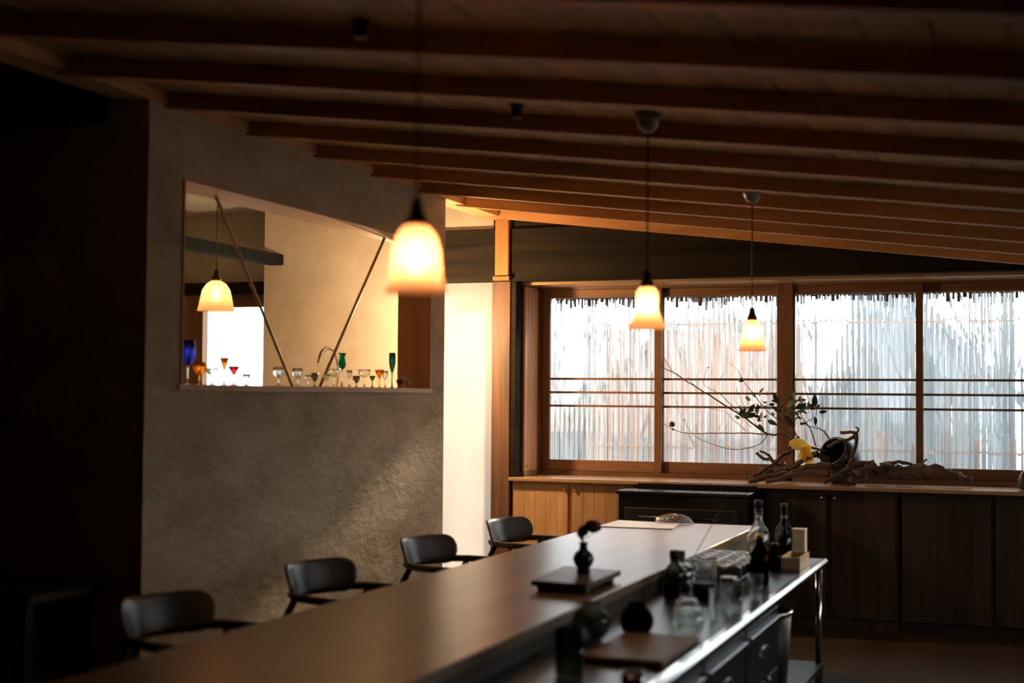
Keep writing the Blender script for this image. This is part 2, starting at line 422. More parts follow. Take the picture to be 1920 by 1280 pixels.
# window wall
YH, YWIN = 9.60, 10.10
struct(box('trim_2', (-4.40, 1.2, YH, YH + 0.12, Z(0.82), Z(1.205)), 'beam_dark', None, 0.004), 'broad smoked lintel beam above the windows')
struct(hexa('wall_front', [(-3.72, YH + 0.02, Z(1.205)), (1.2, YH + 0.02, Z(1.205)), (1.2, YH + 0.11, Z(1.205)), (-3.72, YH + 0.11, Z(1.205)),
                    (-3.72, YH + 0.02, zc(-3.72) + 0.09), (1.2, YH + 0.02, Z(1.206)), (1.2, YH + 0.11, Z(1.206)), (-3.72, YH + 0.11, zc(-3.72) + 0.09)], 'beam_dark'))
struct(box('trim_3', (-3.715, -3.575, YH - 0.012, YH + 0.12, 0, Z(0.82)), 'post', None, 0.004), 'old square timber post beside the white paper door')
st = struct(box('trim_4', (-3.69, -3.585, YH - 0.03, YH + 0.06, Z(0.86), Z(1.27)), 'strut', None, 0.004), 'short orange strut between lintel and wall plate')
box('strut_foot', (-3.70, -3.575, YH - 0.045, YH - 0.0, Z(0.825), Z(0.855)), 'strut', st, 0.002)
struct(box('trim_5', (-3.575, -3.535, YH, YH + 0.14, Z(-0.587), Z(0.82)), 'beam_dark', None, 0.003))
struct(box('trim_6', (-3.535, 1.2, YH + 0.12, YWIN + 0.02, Z(0.80), Z(0.83)), 'sill'), 'lit soffit board above the windows')
struct(multi_box('wall_window_reveal', [(-3.62, -3.535, YH + 0.14, YWIN + 0.1, 0, Z(0.9))], 'beam_dark'))
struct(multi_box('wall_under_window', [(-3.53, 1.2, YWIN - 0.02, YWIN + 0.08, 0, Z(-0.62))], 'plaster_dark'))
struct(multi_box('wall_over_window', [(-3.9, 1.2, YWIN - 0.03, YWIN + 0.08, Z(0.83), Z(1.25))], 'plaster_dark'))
# passage and side room walls
struct(multi_box('wall_passage', [(-5.62, -4.40, 9.62, 9.80, 0, Z(1.50)), (-4.40, -3.72, 9.63, 9.75, Z(1.205), Z(1.5))], 'plaster_pale'), 'pale mottled plaster wall seen through the opening')
struct(multi_box('wall_side_room', [(-7.5, -6.66, 10.1, 10.2, 0, Z(1.5)), (-6.66, -5.3, 10.1, 10.2, Z(0.86), Z(1.5)), (-6.66, -5.3, 10.1, 10.2, 0, Z(-0.5)), (-5.4, -5.3, 9.8, 10.2, 0, Z(1.5))], 'plaster_pale'))
struct(box('trim_7', (-7.4, -5.4, 10.03, 10.10, Z(0.80), Z(0.90)), 'beam_dark'), 'dark lintel over the glaring side window')
struct(box('trim_8', (-5.57, -5.45, 5.4, 9.62, Z(0.985), Z(1.065)), 'beam_y', None, 0.004), 'dark beam crossing the side room')
# side room window
w5 = empty('window_5', (-6.0, 10.12, Z(-0.5))); struct(w5, 'glaring side room window')
box('stile', (-6.66, -6.44, 10.05, 10.13, Z(-0.5), Z(0.80)), 'sash_v', w5)
box('rail', (-6.44, -5.40, 10.09, 10.13, Z(-0.5), Z(-0.40)), 'sash', w5)
box('rail', (-6.44, -5.40, 10.09, 10.13, Z(0.70), Z(0.80)), 'sash', w5)
box('pane', (-6.44, -5.40, 10.105, 10.112, Z(-0.40), Z(0.70)), 'clear_pane', w5)
# the white paper door
d1 = empty('door_1', (-4.05, 9.66, 0)); struct(d1, 'tall glowing white paper sliding door')
bm = bmesh.new(); v = [bm.verts.new(p) for p in ((-0.35, 0, 0.02), (0.345, 0, 0.02), (0.345, 0, Z(0.82) - 0.001), (-0.35, 0, Z(0.82) - 0.001))]; bm.faces.new(v)
finish('paper', bm, 'shoji', d1)
box('bottom_rail', (-4.40, -3.705, 9.67, 9.69, 0.0, 0.04), 'frame', d1)

# ------------------------------------------------------------------ windows
def reeded_pane(x0, x1, y, z0, z1, parent, pitch=0.036):
    n = max(4, round((x1 - x0) / pitch)); p = (x1 - x0) / n; seg = 8
    xs, ys = [], []
    for k in range(n):
        for s in range(seg):
            u = (s / seg) * 2 - 1
            xs.append(x0 + p * (k + s / seg)); ys.append(0.0038 * math.sqrt(max(0, 1 - u * u * 0.92)))
    xs.append(x1); ys.append(ys[0])
    c = Vector(((x0 + x1) / 2, y, (z0 + z1) / 2)); bm = bmesh.new()
    f = [[bm.verts.new((x - c.x, 0, z - c.z)) for x in xs] for z in (z0, z1)]
    b = [[bm.verts.new((x - c.x, 0.003 + yy, z - c.z)) for x, yy in zip(xs, ys)] for z in (z0, z1)]
    m = len(xs)
    for i in range(m - 1):
        bm.faces.new((f[0][i], f[0][i + 1], f[1][i + 1], f[1][i]))
        bm.faces.new((b[0][i], b[1][i], b[1][i + 1], b[0][i + 1]))
        bm.faces.new((f[0][i], b[0][i], b[0][i + 1], f[0][i + 1])); bm.faces.new((f[1][i], f[1][i + 1], b[1][i + 1], b[1][i]))
    bm.faces.new((f[0][0], f[1][0], b[1][0], b[0][0])); bm.faces.new((f[0][-1], b[0][-1], b[1][-1], f[1][-1]))
    for fc in bm.faces: fc.material_index = 0 if min(v_.co.y for v_ in fc.verts) > 0.002 else 1
    o = finish('reeded_pane', bm, 'reeded'); o.data.materials.append(M['pane_flat']); put(o, c, parent); return o

def sash(n, x0, x1, sl, sr, y, label):
    t = empty('window_%d' % n, ((x0 + x1) / 2, y, Z(-0.56))); struct(t, label)
    zb, zt = Z(-0.555), Z(0.785)
    box('stile', (x0, x0 + sl, y - 0.018, y + 0.018, zb, zt), 'sash_v', t, 0.002)
    box('stile', (x1 - sr, x1, y - 0.018, y + 0.018, zb, zt), 'sash_v', t, 0.002)
    box('rail', (x0 + sl, x1 - sr, y - 0.016, y + 0.016, zb, Z(-0.475)), 'sash', t, 0.002)
    box('rail', (x0 + sl, x1 - sr, y - 0.016, y + 0.016, Z(0.725), zt), 'sash', t, 0.002)
    for zr in (0.124, 0.024, -0.076):
        box('muntin', (x0 + sl, x1 - sr, y - 0.012, y - 0.001, Z(zr) - 0.008, Z(zr) + 0.008), 'sash', t)
    reeded_pane(x0 + sl + 0.0005, x1 - sr - 0.0005, y, Z(-0.475), Z(0.725), t)
    return t
YA, YB = 10.075, 10.115
sash(1, -3.500, -2.575, 0.066, 0.052, YA, 'leftmost reeded glass sash beside the cedar board panel')
sash(2, -2.615, -1.735, 0.045, 0.012, YB, 'second reeded glass sash left of the thick post')
sash(3, -1.625, -0.745, 0.012, 0.048, YA, 'third reeded glass sash right of the thick post')
sash(4, -0.790, 0.120, 0.040, 0.060, YB, 'rightmost reeded glass sash at the picture edge')
struct(box('trim_9', (-1.735, -1.625, YWIN - 0.06, YWIN + 0.05, Z(-0.587), Z(0.80)), 'sash_v', None, 0.003), 'thick post between the two pairs of sashes')
wf = struct(box('trim_10', (-3.535, -3.500, YWIN - 0.07, YWIN + 0.05, Z(-0.587), Z(0.80)), 'sash_v'))
struct(box('trim_11', (-3.50, 0.12, YWIN - 0.06, YWIN + 0.05, Z(-0.587), Z(-0.556)), 'sash'), 'lower window track')
struct(box('trim_12', (-3.50, 0.12, YWIN - 0.05, YWIN + 0.05, Z(0.786), Z(0.80)), 'sash'), 'upper window track')
struct(multi_box('wall_window_end', [(0.12, 1.2, YWIN - 0.06, YWIN + 0.06, Z(-0.62), Z(0.83))], 'plaster_dark'))

# cedar board panel closing the side of the window recess
cp = empty('cedar_panel', (-3.535, 9.85, Z(-0.575)))
tag(cp, 'cedar board cupboard door closing the side of the window recess', 'cupboard door')
for k in range(4):
    box('plank', (-3.534, -3.516, 9.745 + k * 0.073, 9.745 + k * 0.073 + 0.071, Z(-0.555), Z(0.795)), 'cedar', cp, 0.002)
box('bottom_rail', (-3.534, -3.512, 9.742, 10.035, Z(-0.584), Z(-0.557)), 'sill', cp, 0.001)
lathe('knob', [(0, 0), (0.004, 0.001), (0.004, 0.008), (0.008, 0.012), (0.008, 0.018), (0, 0.021)], 'brass', cp, (0.018, -0.09, 0.06), 10, (0, math.pi / 2, 0))

# ------------------------------------------------------------------ outdoors
struct(multi_box('ground', [(-30, 30, 10.2, 60, -0.35, -0.25), (1.3, 30, -20, 10.2, -0.35, -0.25)], 'gravel'), 'pale garden gravel')
struct(hexa('roof_eave', [(-8, 10.22, Z(1.24)), (4, 10.22, Z(1.24)), (4, 10.6, Z(1.12)), (-8, 10.6, Z(1.12)), (-8, 10.22, Z(1.30)), (4, 10.22, Z(1.30)), (4, 10.6, Z(1.18)), (-8, 10.6, Z(1.18))], 'eave'), 'dark overhanging eave')
lf = empty('slat_screen', (-1.7, 10.85, -0.25)); tag(lf, 'garden screen of pale vertical slats outside the reeded windows', 'screen')
xk = -3.35
while xk < 0.5:
    wd = random.uniform(0.045, 0.065)
    h = Z(random.uniform(0.50, 0.62)) if xk < -1.7 else Z(random.uniform(-0.36, -0.2))
    box('slat', (xk, xk + wd, 10.84, 10.86, -0.25, h), 'slat', lf)
    xk += wd + random.uniform(0.05, 0.085) + (0.12 if xk > -1.7 else 0)
for zr in (0.58, -0.40):
    box('crossbar', (-3.4, 0.5, 10.862, 10.875, Z(zr) - 0.007, Z(zr) + 0.007), 'slat', lf)
bs_ = empty('streak_fence', (-0.6, 11.2, -0.25)); tag(bs_, 'added fence of staggered slant-topped boards that streaks the right windows', 'fence')  # invented boards that break the bright right panes into slanted streaks
for yy, mat_, g0, g1 in ((10.95, 'pale_board', 0.06, 0.20), (11.45, 'grey_board', 0.08, 0.30)):
    xk = -1.9
    while xk < 1.4:
        wd = random.uniform(0.05, 0.16); za = random.uniform(-0.35, 0.95); zb2 = za + random.choice((-1, 1)) * wd * random.uniform(0.6, 1.3)
        hexa('board', [(xk, yy, -0.25), (xk + wd, yy, -0.25), (xk + wd, yy + 0.02, -0.25), (xk, yy + 0.02, -0.25), (xk, yy, Z(za)), (xk + wd, yy, Z(zb2)), (xk + wd, yy + 0.02, Z(zb2)), (xk, yy + 0.02, Z(za))], mat_, bs_)
        xk += wd + random.uniform(g0, g1)
for k in range(18):
    x = -5.0 + k * 0.37 + random.uniform(-0.12, 0.12); y = (12.0, 12.7, 13.4)[k % 3] + random.uniform(0, 0.2); lean = random.uniform(-0.15, 0.15); r = random.uniform(0.022, 0.05)
    t = empty('streak_tree', (x, y, -0.25)); tag(t, 'slim leaning grey tree trunk added outside to streak the reeded glass', 'tree', 'added trees outside the reeded glass')  # invented trunks that break the white panes into streaks
    tp = [(0, 0, 0), (lean * 0.9, 0, 1.2), (lean * 2.2 , 0.1, 2.4), (lean * 3.0 + random.uniform(-0.2, 0.2), 0, 4.2)]
    finish('trunk', tube_bm(smooth_path(tp, 4), r, 7), 'bark', t, True)
    for q in (1.3, 1.8, 2.3):
        sg = random.choice((-1, 1)); bx = lean * q * 0.85
        finish('branch', tube_bm([(bx, 0.02, q), (bx + sg * 0.12, 0, q + 0.22), (bx + sg * 0.28, 0, q + 0.7)], [r * 0.5, r * 0.4, r * 0.2], 6), 'bark', t, True)
rb_ = empty('eave_edge_blind', (-1.7, 10.38, Z(0.72))); tag(rb_, 'dark rolled reed blind added outside to stand for the eave edge at the window tops', 'blind')  # made-up blind standing for the dark eave edge behind the glass
tube('roll', [(-3.55, 10.38, Z(0.80)), (0.2, 10.38, Z(0.80))], 0.062, 'eave', rb_, 12)
bm = bmesh.new(); xk = -1.85
while xk < 1.9:
    wd = random.uniform(0.008, 0.03); ln = random.choice((0.02, 0.03, 0.05, 0.07)) * random.uniform(0.7, 1.3)
    add_box(bm, xk, xk + wd, -0.004, 0.004, 0.02 - ln - 0.01, 0.03); xk += wd + random.uniform(0.002, 0.02)
o = finish('reed_fringe', bm, 'eave', rb_); o['kind'] = 'stuff'
def house(x, y, w_, hw, hr, label, wall, skew=0.5):
    t = empty('neighbour_house', (x, y, -0.25)); tag(t, label, 'house', 'neighbouring houses outside')
    box('wall', (x - w_ / 2, x + w_ / 2, y, y + 4, -0.25, Z(hw)), wall, t)
    xr = x - w_ / 2 + w_ * skew
    hexa('gable', [(x - w_ / 2, y, Z(hw)), (x + w_ / 2, y, Z(hw)), (x + w_ / 2, y + 4, Z(hw)), (x - w_ / 2, y + 4, Z(hw)),
                  (xr - 0.05, y, Z(hr)), (xr + 0.05, y, Z(hr)), (xr + 0.05, y + 4, Z(hr)), (xr - 0.05, y + 4, Z(hr))], wall, t)
    for sgn in (-1, 1):
        e = x + sgn * (w_ / 2 + 0.2)
        dz = 0.2 * (hr - hw) / (abs(xr - x - sgn * w_ / 2) + 1e-6)
        v0 = [(xr, y - 0.15, Z(hr) + 0.02), (e, y - 0.15, Z(hw - dz) + 0.02), (e, y + 4.1, Z(hw - dz) + 0.02), (xr, y + 4.1, Z(hr) + 0.02)]
        hexa('roof_slope', v0 + [(a_, b_, c_ + 0.10) for a_, b_, c_ in v0], 'roof', t)
    for k in (-0.25, 0.22):
        box('window', (x + k * w_ - 0.35, x + k * w_ + 0.35, y - 0.04, y - 0.001, Z(hw - 1.25), Z(hw - 0.35)), 'roof', t)
house(-6.3, 14.5, 2.2, -0.1, 1.0, 'rosy stucco gabled house outside behind the leftmost sash', 'house_rose', 0.4)
house(-3.6, 15.2, 2.3, -0.1, 1.1, 'rosy stucco gabled house outside behind the second sash', 'house_rose', 0.65)
house(-1.15, 14.2, 1.6, 0.1, 1.3, 'small blue-grey gabled house outside behind the third sash', 'house', 0.3)
house(1.0, 15.0, 1.9, 0.35, 1.7, 'blue-grey stucco gabled house outside behind the rightmost sash', 'house', 0.6)
house(3.4, 16.0, 2.2, 0.6, 2.0, 'tall blue-grey stucco house outside at the far right', 'house', 0.6)

# ------------------------------------------------------------------ sill worktop, cabinets, black stove
tag(box('sill_worktop', (-3.57, 1.15, 9.56, 10.05, Z(-0.612), Z(-0.587)), 'sill', None, 0.003), 'long wooden worktop running under the reeded windows', 'worktop')
def cabinet(x0, x1, doors, mat, label, planks, knobs=True):
    t = empty('base_cabinet', ((x0 + x1) / 2, 9.8, 0)); tag(t, label, 'cabinet', 'cabinets under the window worktop')
    box('body', (x0, x1, 9.625, 10.06, 0.0, Z(-0.614)), 'cabinet_shaded' if mat != 'cabinet' else 'cabinet', t)
    for i, (a, b) in enumerate(doors):
        dr = empty('door', ((a + b) / 2, 9.61, 0.08), 0, t)
        w_ = (b - a) / planks
        for k in range(planks):
            box('plank', (a + k * w_ + 0.0006, a + (k + 1) * w_ - 0.0006, 9.603, 9.623, 0.08, Z(-0.632)), mat, dr, 0.0015)
        if knobs:
            kx = b - 0.025 if i % 2 == 0 else a + 0.025
            kb = lathe('knob', [(0, 0), (0.004, 0.001), (0.004, 0.008), (0.009, 0.013), (0.009, 0.019), (0, 0.023)], 'brass', dr, (0, 0, 0), 10, (math.pi / 2, 0, 0))
            put(kb, (kx, 9.603, Z(-0.665)), dr)
    return t
cabinet(-3.56, -2.66, [(-3.545, -3.135), (-3.105, -2.69)], 'cabinet', 'lamplit plank cabinet between the timber post and the black stove', 5)
cabinet(-1.74, -0.87, [(-1.725, -1.335), (-1.30, -0.89)], 'cabinet_shaded', 'shadowed plank cabinet just right of the black stove', 4)
cabinet(-0.86, 0.30, [(-0.845, -0.30), (-0.27, 0.28)], 'cabinet_shaded', 'shadowed plank cabinet at the far right under the window', 5, False)
sv = empty('stove', (-2.23, 9.4, 0)); tag(sv, 'black enamelled stove standing against the window cabinets', 'stove')
box('body', (-2.655, -1.79, 9.21, 9.56, 0.05, Z(-0.655)), 'black', sv, 0.006)
box('top_plate', (-2.665, -1.78, 9.195, 9.555, Z(-0.655), Z(-0.632)), 'black', sv, 0.004)
box('back_guard', (-2.60, -1.78, 9.50, 9.555, Z(-0.632), Z(-0.595)), 'black', sv, 0.004)
box('oven_door', (-2.60, -1.84, 9.185, 9.21, 0.25, Z(-0.74)), 'black_matt', sv, 0.006)
tube('door_handle', [(-2.5, 9.165, Z(-0.80)), (-1.94, 9.165, Z(-0.80))], 0.010, 'steel_dull', sv)
for x in (-2.62, -1.83):
    for y in (9.25, 9.52): lathe('foot', [(0, 0), (0.018, 0), (0.018, 0.05), (0, 0.05)], 'black_matt', sv, (x + 2.23, y - 9.4, 0), 10)

# ------------------------------------------------------------------ counter and steel bench
CZ = Z(-0.75); SZ = Z(-0.84)
ct = empty('bar_counter', (-1.97, 5.2, 0)); tag(ct, 'long thick wooden bar counter running away towards the windows', 'counter')
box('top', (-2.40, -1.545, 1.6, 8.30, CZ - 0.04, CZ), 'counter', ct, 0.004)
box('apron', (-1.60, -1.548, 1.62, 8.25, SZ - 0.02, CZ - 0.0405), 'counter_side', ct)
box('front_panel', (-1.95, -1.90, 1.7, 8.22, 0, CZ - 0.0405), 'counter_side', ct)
for y in (1.65, 8.2): box('end_support', (-2.2, -1.61, y - 0.03, y + 0.03, 0, CZ - 0.0405), 'counter_side', ct)
sb = empty('steel_bench', (-1.3, 5, 0)); tag(sb, 'stainless steel work bench with a gleaming front edge behind the counter', 'work bench')
box('worktop', (-1.546, -1.045, 1.7, 7.56, SZ - 0.035, SZ), 'bench_top', sb, 0.004)
box('gleam_strip', (-1.088, -1.038, 1.7, 7.56, SZ - 0.036, SZ + 0.003), 'edge_gleam', sb, 0.012)  # bright strip laid in for the window gleam, beside a darkened top
box('body', (-1.54, -1.075, 1.75, 6.15, 0.08, SZ - 0.036), 'steel_dull', sb)
for k, y0 in enumerate((1.80, 2.53, 3.26, 3.99, 4.72, 5.45)):
    dw = empty('drawer', (-1.06, y0 + 0.35, 0.45), 0, sb)
    box('front', (-1.074, -1.056, y0, y0 + 0.70, SZ - 0.30, SZ - 0.05), 'steel_dull', dw, 0.003)
    box('handle', (-1.056, -1.040, y0 + 0.02, y0 + 0.68, SZ - 0.098, SZ - 0.086), 'steel', dw, 0.002)
    o = lathe('finger_pull', [(0, 0), (0.045, 0), (0.05, 0.004), (0.04, 0.006), (0, 0.002)], 'steel', dw, (0.0045, 0.0, 0.05), 20, (0, math.pi / 2, 0)); o.scale = (0.45, 2.2, 1)
    kb = lathe('knob', [(0, 0), (0.006, 0), (0.006, 0.012), (0.014, 0.018), (0.012, 0.026), (0, 0.028)], 'steel', dw, (0.0045, 0.0, -0.06), 12, (0, math.pi / 2, 0))
    box('lower_front', (-1.074, -1.058, y0, y0 + 0.70, 0.10, SZ - 0.31), 'steel_dull', dw, 0.003)
for x in (-1.08, -1.50): tube('leg', [(x, 7.50, 0.0), (x, 7.50, SZ - 0.036)], 0.018, 'steel', sb)
box('undershelf', (-1.52, -1.06, 6.16, 7.53, 0.14, 0.16), 'steel_dull', sb)
bn = empty('waste_bin', (-1.27, 6.75, 0.16)); tag(bn, 'black round bin on the shelf below the steel bench', 'bin')
lathe('body', [(0, 0), (0.15, 0), (0.17, 0.36), (0.165, 0.36), (0.145, 0.01), (0, 0.01)], 'black_matt', bn)
lathe('rim', [(0.165, 0.355), (0.178, 0.355), (0.178, 0.368), (0.165, 0.368), (0.165, 0.355)], 'steel', bn)

# ------------------------------------------------------------------ chairs
def panel_bm():
    bm = bmesh.new(); nu, nv = 30, 8; rad = 0.30; half = math.radians(42); H = 0.14; th = 0.013
    def P(u, v, inner):
        a = math.pi + u * half
        e = max(0, (abs(u) - 0.66) / 0.34)
        hh = H / 2 * max(0.03, (1 - e ** 2.3)) ** (1 / 2.3)
        s = v * hh
        r = rad + (0 if inner else th) + 0.28 * s
        return Vector((0.22 + r * math.cos(a), r * math.sin(a), 0.765 + s))
    G = {}
    for inn in (0, 1):
        for i in range(nu + 1):
            for j in range(nv + 1):
                G[inn, i, j] = bm.verts.new(P(i / nu * 2 - 1, j / nv * 2 - 1, inn))
    for i in range(nu):
        for j in range(nv):
            bm.faces.new((G[1, i, j], G[1, i + 1, j], G[1, i + 1, j + 1], G[1, i, j + 1]))
            bm.faces.new((G[0, i, j], G[0, i, j + 1], G[0, i + 1, j + 1], G[0, i + 1, j]))
    for i in range(nu):
        for j in (0, nv): bm.faces.new((G[1, i, j], G[0, i, j], G[0, i + 1, j], G[1, i + 1, j]))
    for j in range(nv):
        for i in (0, nu): bm.faces.new((G[1, i, j], G[1, i, j + 1], G[0, i, j + 1], G[0, i, j]))
    return bm
def make_chair(yc, rz, label):
    t = empty('armchair', (-2.78, yc, 0), rz); tag(t, label, 'chair', 'dark chairs along the bar counter')
    finish('backrest', panel_bm(), 'chair', t, True)
    az = 0.716
    pts = [(0.36, -0.245, az)] + [(0.16, -0.245, az)] + [(0.148 + 0.245 * math.cos(a), 0.245 * math.sin(a), az) for a in [math.radians(d) for d in range(255, 100, -15)]] + [(0.16, 0.245, az), (0.36, 0.245, az)]
    finish('arm_rail', tube_bm(pts, 0.017, 10), 'chair', t, True)
    bm = bmesh.new(); add_box(bm, -0.14, 0.34, -0.225, 0.225, 0.42, 0.455)
    bmesh.ops.bevel(bm, geom=list(bm.edges), offset=0.014, segments=3, affect='EDGES')
    finish('seat', bm, 'chair', t, True)
    for sx, sy in ((0.31, 1), (0.31, -1), (-0.12, 1), (-0.12, -1)):
        top = az if sx > 0 else az
        finish('leg', tube_bm([(sx * 1.06, sy * 0.250, 0.0), (sx, sy * 0.245, 0.42), (sx if sx > 0 else 0.04, sy * 0.245 if sx > 0 else sy * 0.222, az - 0.010)], [0.012, 0.017, 0.015], 8), 'chair_leg', t, True)
    finish('stretcher', tube_bm([(0.31, -0.245, 0.36), (0.31, 0.245, 0.36)], 0.010, 6), 'chair_leg', t, True)
    return t
for yc, lb in ((7.53, 'dark curved-back chair in front of the plank cabinet, farthest along the counter'),
               (6.40, 'dark curved-back chair in front of the white paper door'),
               (5.29, 'dark curved-back chair below the middle of the plaster wall'),
               (4.18, 'nearest dark curved-back chair, almost lost in shadow at the lower left')):
    make_chair(yc, math.radians(-15), lb)

# side table in the dark corner
tt = empty('side_table', (-4.35, 4.95, 0)); tag(tt, 'dark wooden side table against the shadowed left wall', 'table')
box('top', (-4.95, -3.80, 4.70, 5.18, 0.67, 0.71), 'table', tt, 0.004)
for x in (-4.90, -3.86):
    for y in (4.75, 5.13): box('leg', (x - 0.025, x + 0.025, y - 0.025, y + 0.025, 0, 0.669), 'table', tt)

# ------------------------------------------------------------------ pendant lamps
def pendant(x, y, zb, zceil, prof, label, bulb_z, scale=1.0, cordmat='cord'):
    t = empty('pendant_lamp', (x, y, zb)); tag(t, label, 'lamp', 'glass pendant lamps')
    h = prof[-1][1] * scale
    outer = [(r * scale, z * scale) for r, z in prof]; inner = [(max(0.004, r * scale - 0.0025), z * scale - (0.002 if i else 0)) for i, (r, z) in enumerate(prof)]
    lathe('shade', outer, 'shade', t, (0, 0, 0), 36)
    lathe('socket', [(0, h - 0.035), (0.014, h - 0.035), (0.014, h - 0.004), (0.028 * scale, h - 0.002), (0.026 * scale, h + 0.012), (0.016, h + 0.03), (0.013, h + 0.055), (0.005, h + 0.062), (0, h + 0.062)], 'cord_brown', t, (0, 0, 0), 16)
    finish('cord', tube_bm([(0, 0, h + 0.06), (0, 0, zceil - zb - 0.03)], 0.0035, 6), cordmat, t, True)
    top = zceil - zb
    lathe('canopy', [(0, top - 0.075), (0.012, top - 0.075), (0.034, top - 0.058), (0.046, top - 0.03), (0.050, top), (0, top)], 'grey_cup', t, (0, 0, 0), 20)
    b = lathe('bulb', [(0, -0.036), (0.016, -0.031), (0.028, -0.014), (0.030, 0.004), (0.022, 0.024), (0.013, 0.036), (0.012, 0.05), (0, 0.05)], 'bulb', t, (0, 0, bulb_z), 18)
    return t
XL = -1.365
bell = [(0.076, 0.0), (0.068, 0.010), (0.061, 0.035), (0.057, 0.07), (0.054, 0.10), (0.047, 0.128), (0.036, 0.148), (0.020, 0.160)]
waist = [(0.072, 0.0), (0.064, 0.022), (0.050, 0.05), (0.041, 0.07), (0.039, 0.09), (0.041, 0.112), (0.040, 0.138), (0.030, 0.155), (0.018, 0.160)]
cone = [(0.070, 0.0), (0.066, 0.008), (0.060, 0.030), (0.053, 0.07), (0.046, 0.11), (0.038, 0.14), (0.026, 0.155), (0.018, 0.160)]
dome = [(0.105, 0.0), (0.097, 0.03), (0.090, 0.07), (0.078, 0.12), (0.055, 0.155), (0.030, 0.172), (0.018, 0.176)]
zb_ = lambda X: zc(X) + 0.067
pendant(XL, 3.03, Z(0.237), zb_(XL), bell, 'glowing bell-shaped glass pendant lamp nearest the camera', 0.075)
pendant(XL, 5.115, Z(0.247), zb_(XL), waist, 'glowing waisted glass pendant lamp, middle one over the bar', 0.085)
pendant(XL, 7.17, Z(0.232), zb_(XL), cone, 'small conical glass pendant lamp in front of the second window sash', 0.085)
pendant(-4.40, 7.0, Z(0.465), Z(1.47), dome, 'domed glass pendant lamp hanging in the side room behind the opening', 0.09, 1.0, 'cord_brown')

pl = empty('globe_lamp', (-3.99, 8.93, Z(0.42))); tag(pl, 'warm globe lamp hanging in the passage behind the end of the plaster wall', 'lamp')
lathe('globe', [(0, 0)] + [(0.05 * math.sin(a), 0.05 - 0.05 * math.cos(a)) for a in [math.radians(d) for d in range(20, 161, 20)]] + [(0, 0.1)], 'bulb_strong', pl, (0, 0, 0), 20)
lathe('socket', [(0, 0.098), (0.018, 0.096), (0.018, 0.14), (0.006, 0.15), (0, 0.15)], 'cord_brown', pl, (0, 0, 0), 14)
finish('cord', tube_bm([(0, 0, 0.149), (0, 0, 1.05)], 0.0035, 6), 'cord', pl, True)

# small ceiling fixtures
for x, y, lb in ((-1.90, 3.80, 'small dark ceiling spotlight nearest the camera'), (-1.88, 5.10, 'small dark ceiling spotlight beside the middle pendant cord')):
    t = empty('ceiling_spotlight', (x, y, zb_(x))); tag(t, lb, 'spotlight', 'ceiling spotlights')
    lathe('base', [(0, -0.012), (0.030, -0.012), (0.030, 0.004), (0, 0.004)], 'black_matt', t, (0, 0, 0), 16)
    lathe('barrel', [(0, -0.055), (0.018, -0.055), (0.022, -0.05), (0.022, -0.0125), (0, -0.0125)], 'black_matt', t, (0, 0, 0), 16)

# ------------------------------------------------------------------ opening: bamboo poles and glassware on the ledge
XG = -3.735
for (a, b), lb in ((((405, 362), (548, 716)), 'thin bamboo pole leaning across the left of the opening'), (((721, 438), (600, 716)), 'thin bamboo pole leaning across the right of the opening')):
    p0 = on_x(*b, XG - 0.02); p1 = on_x(*a, XG - 0.02)
    p0.z = OZ0 + 0.004; p1.z = min(p1.z, OZ1 - 0.016)
    t = empty('bamboo_pole', p0); tag(t, lb, 'bamboo pole', 'bamboo poles braced in the opening')
    n = 9; pp = [p0.lerp(p1, k / n) for k in range(n + 1)]
    tube('cane', pp, 0.0085, 'bamboo', t)
    for q in pp[1:-1]:
        d = (p1 - p0).normalized()
        tube('node', [q - d * 0.004, q + d * 0.004], 0.0098, 'bamboo', t)

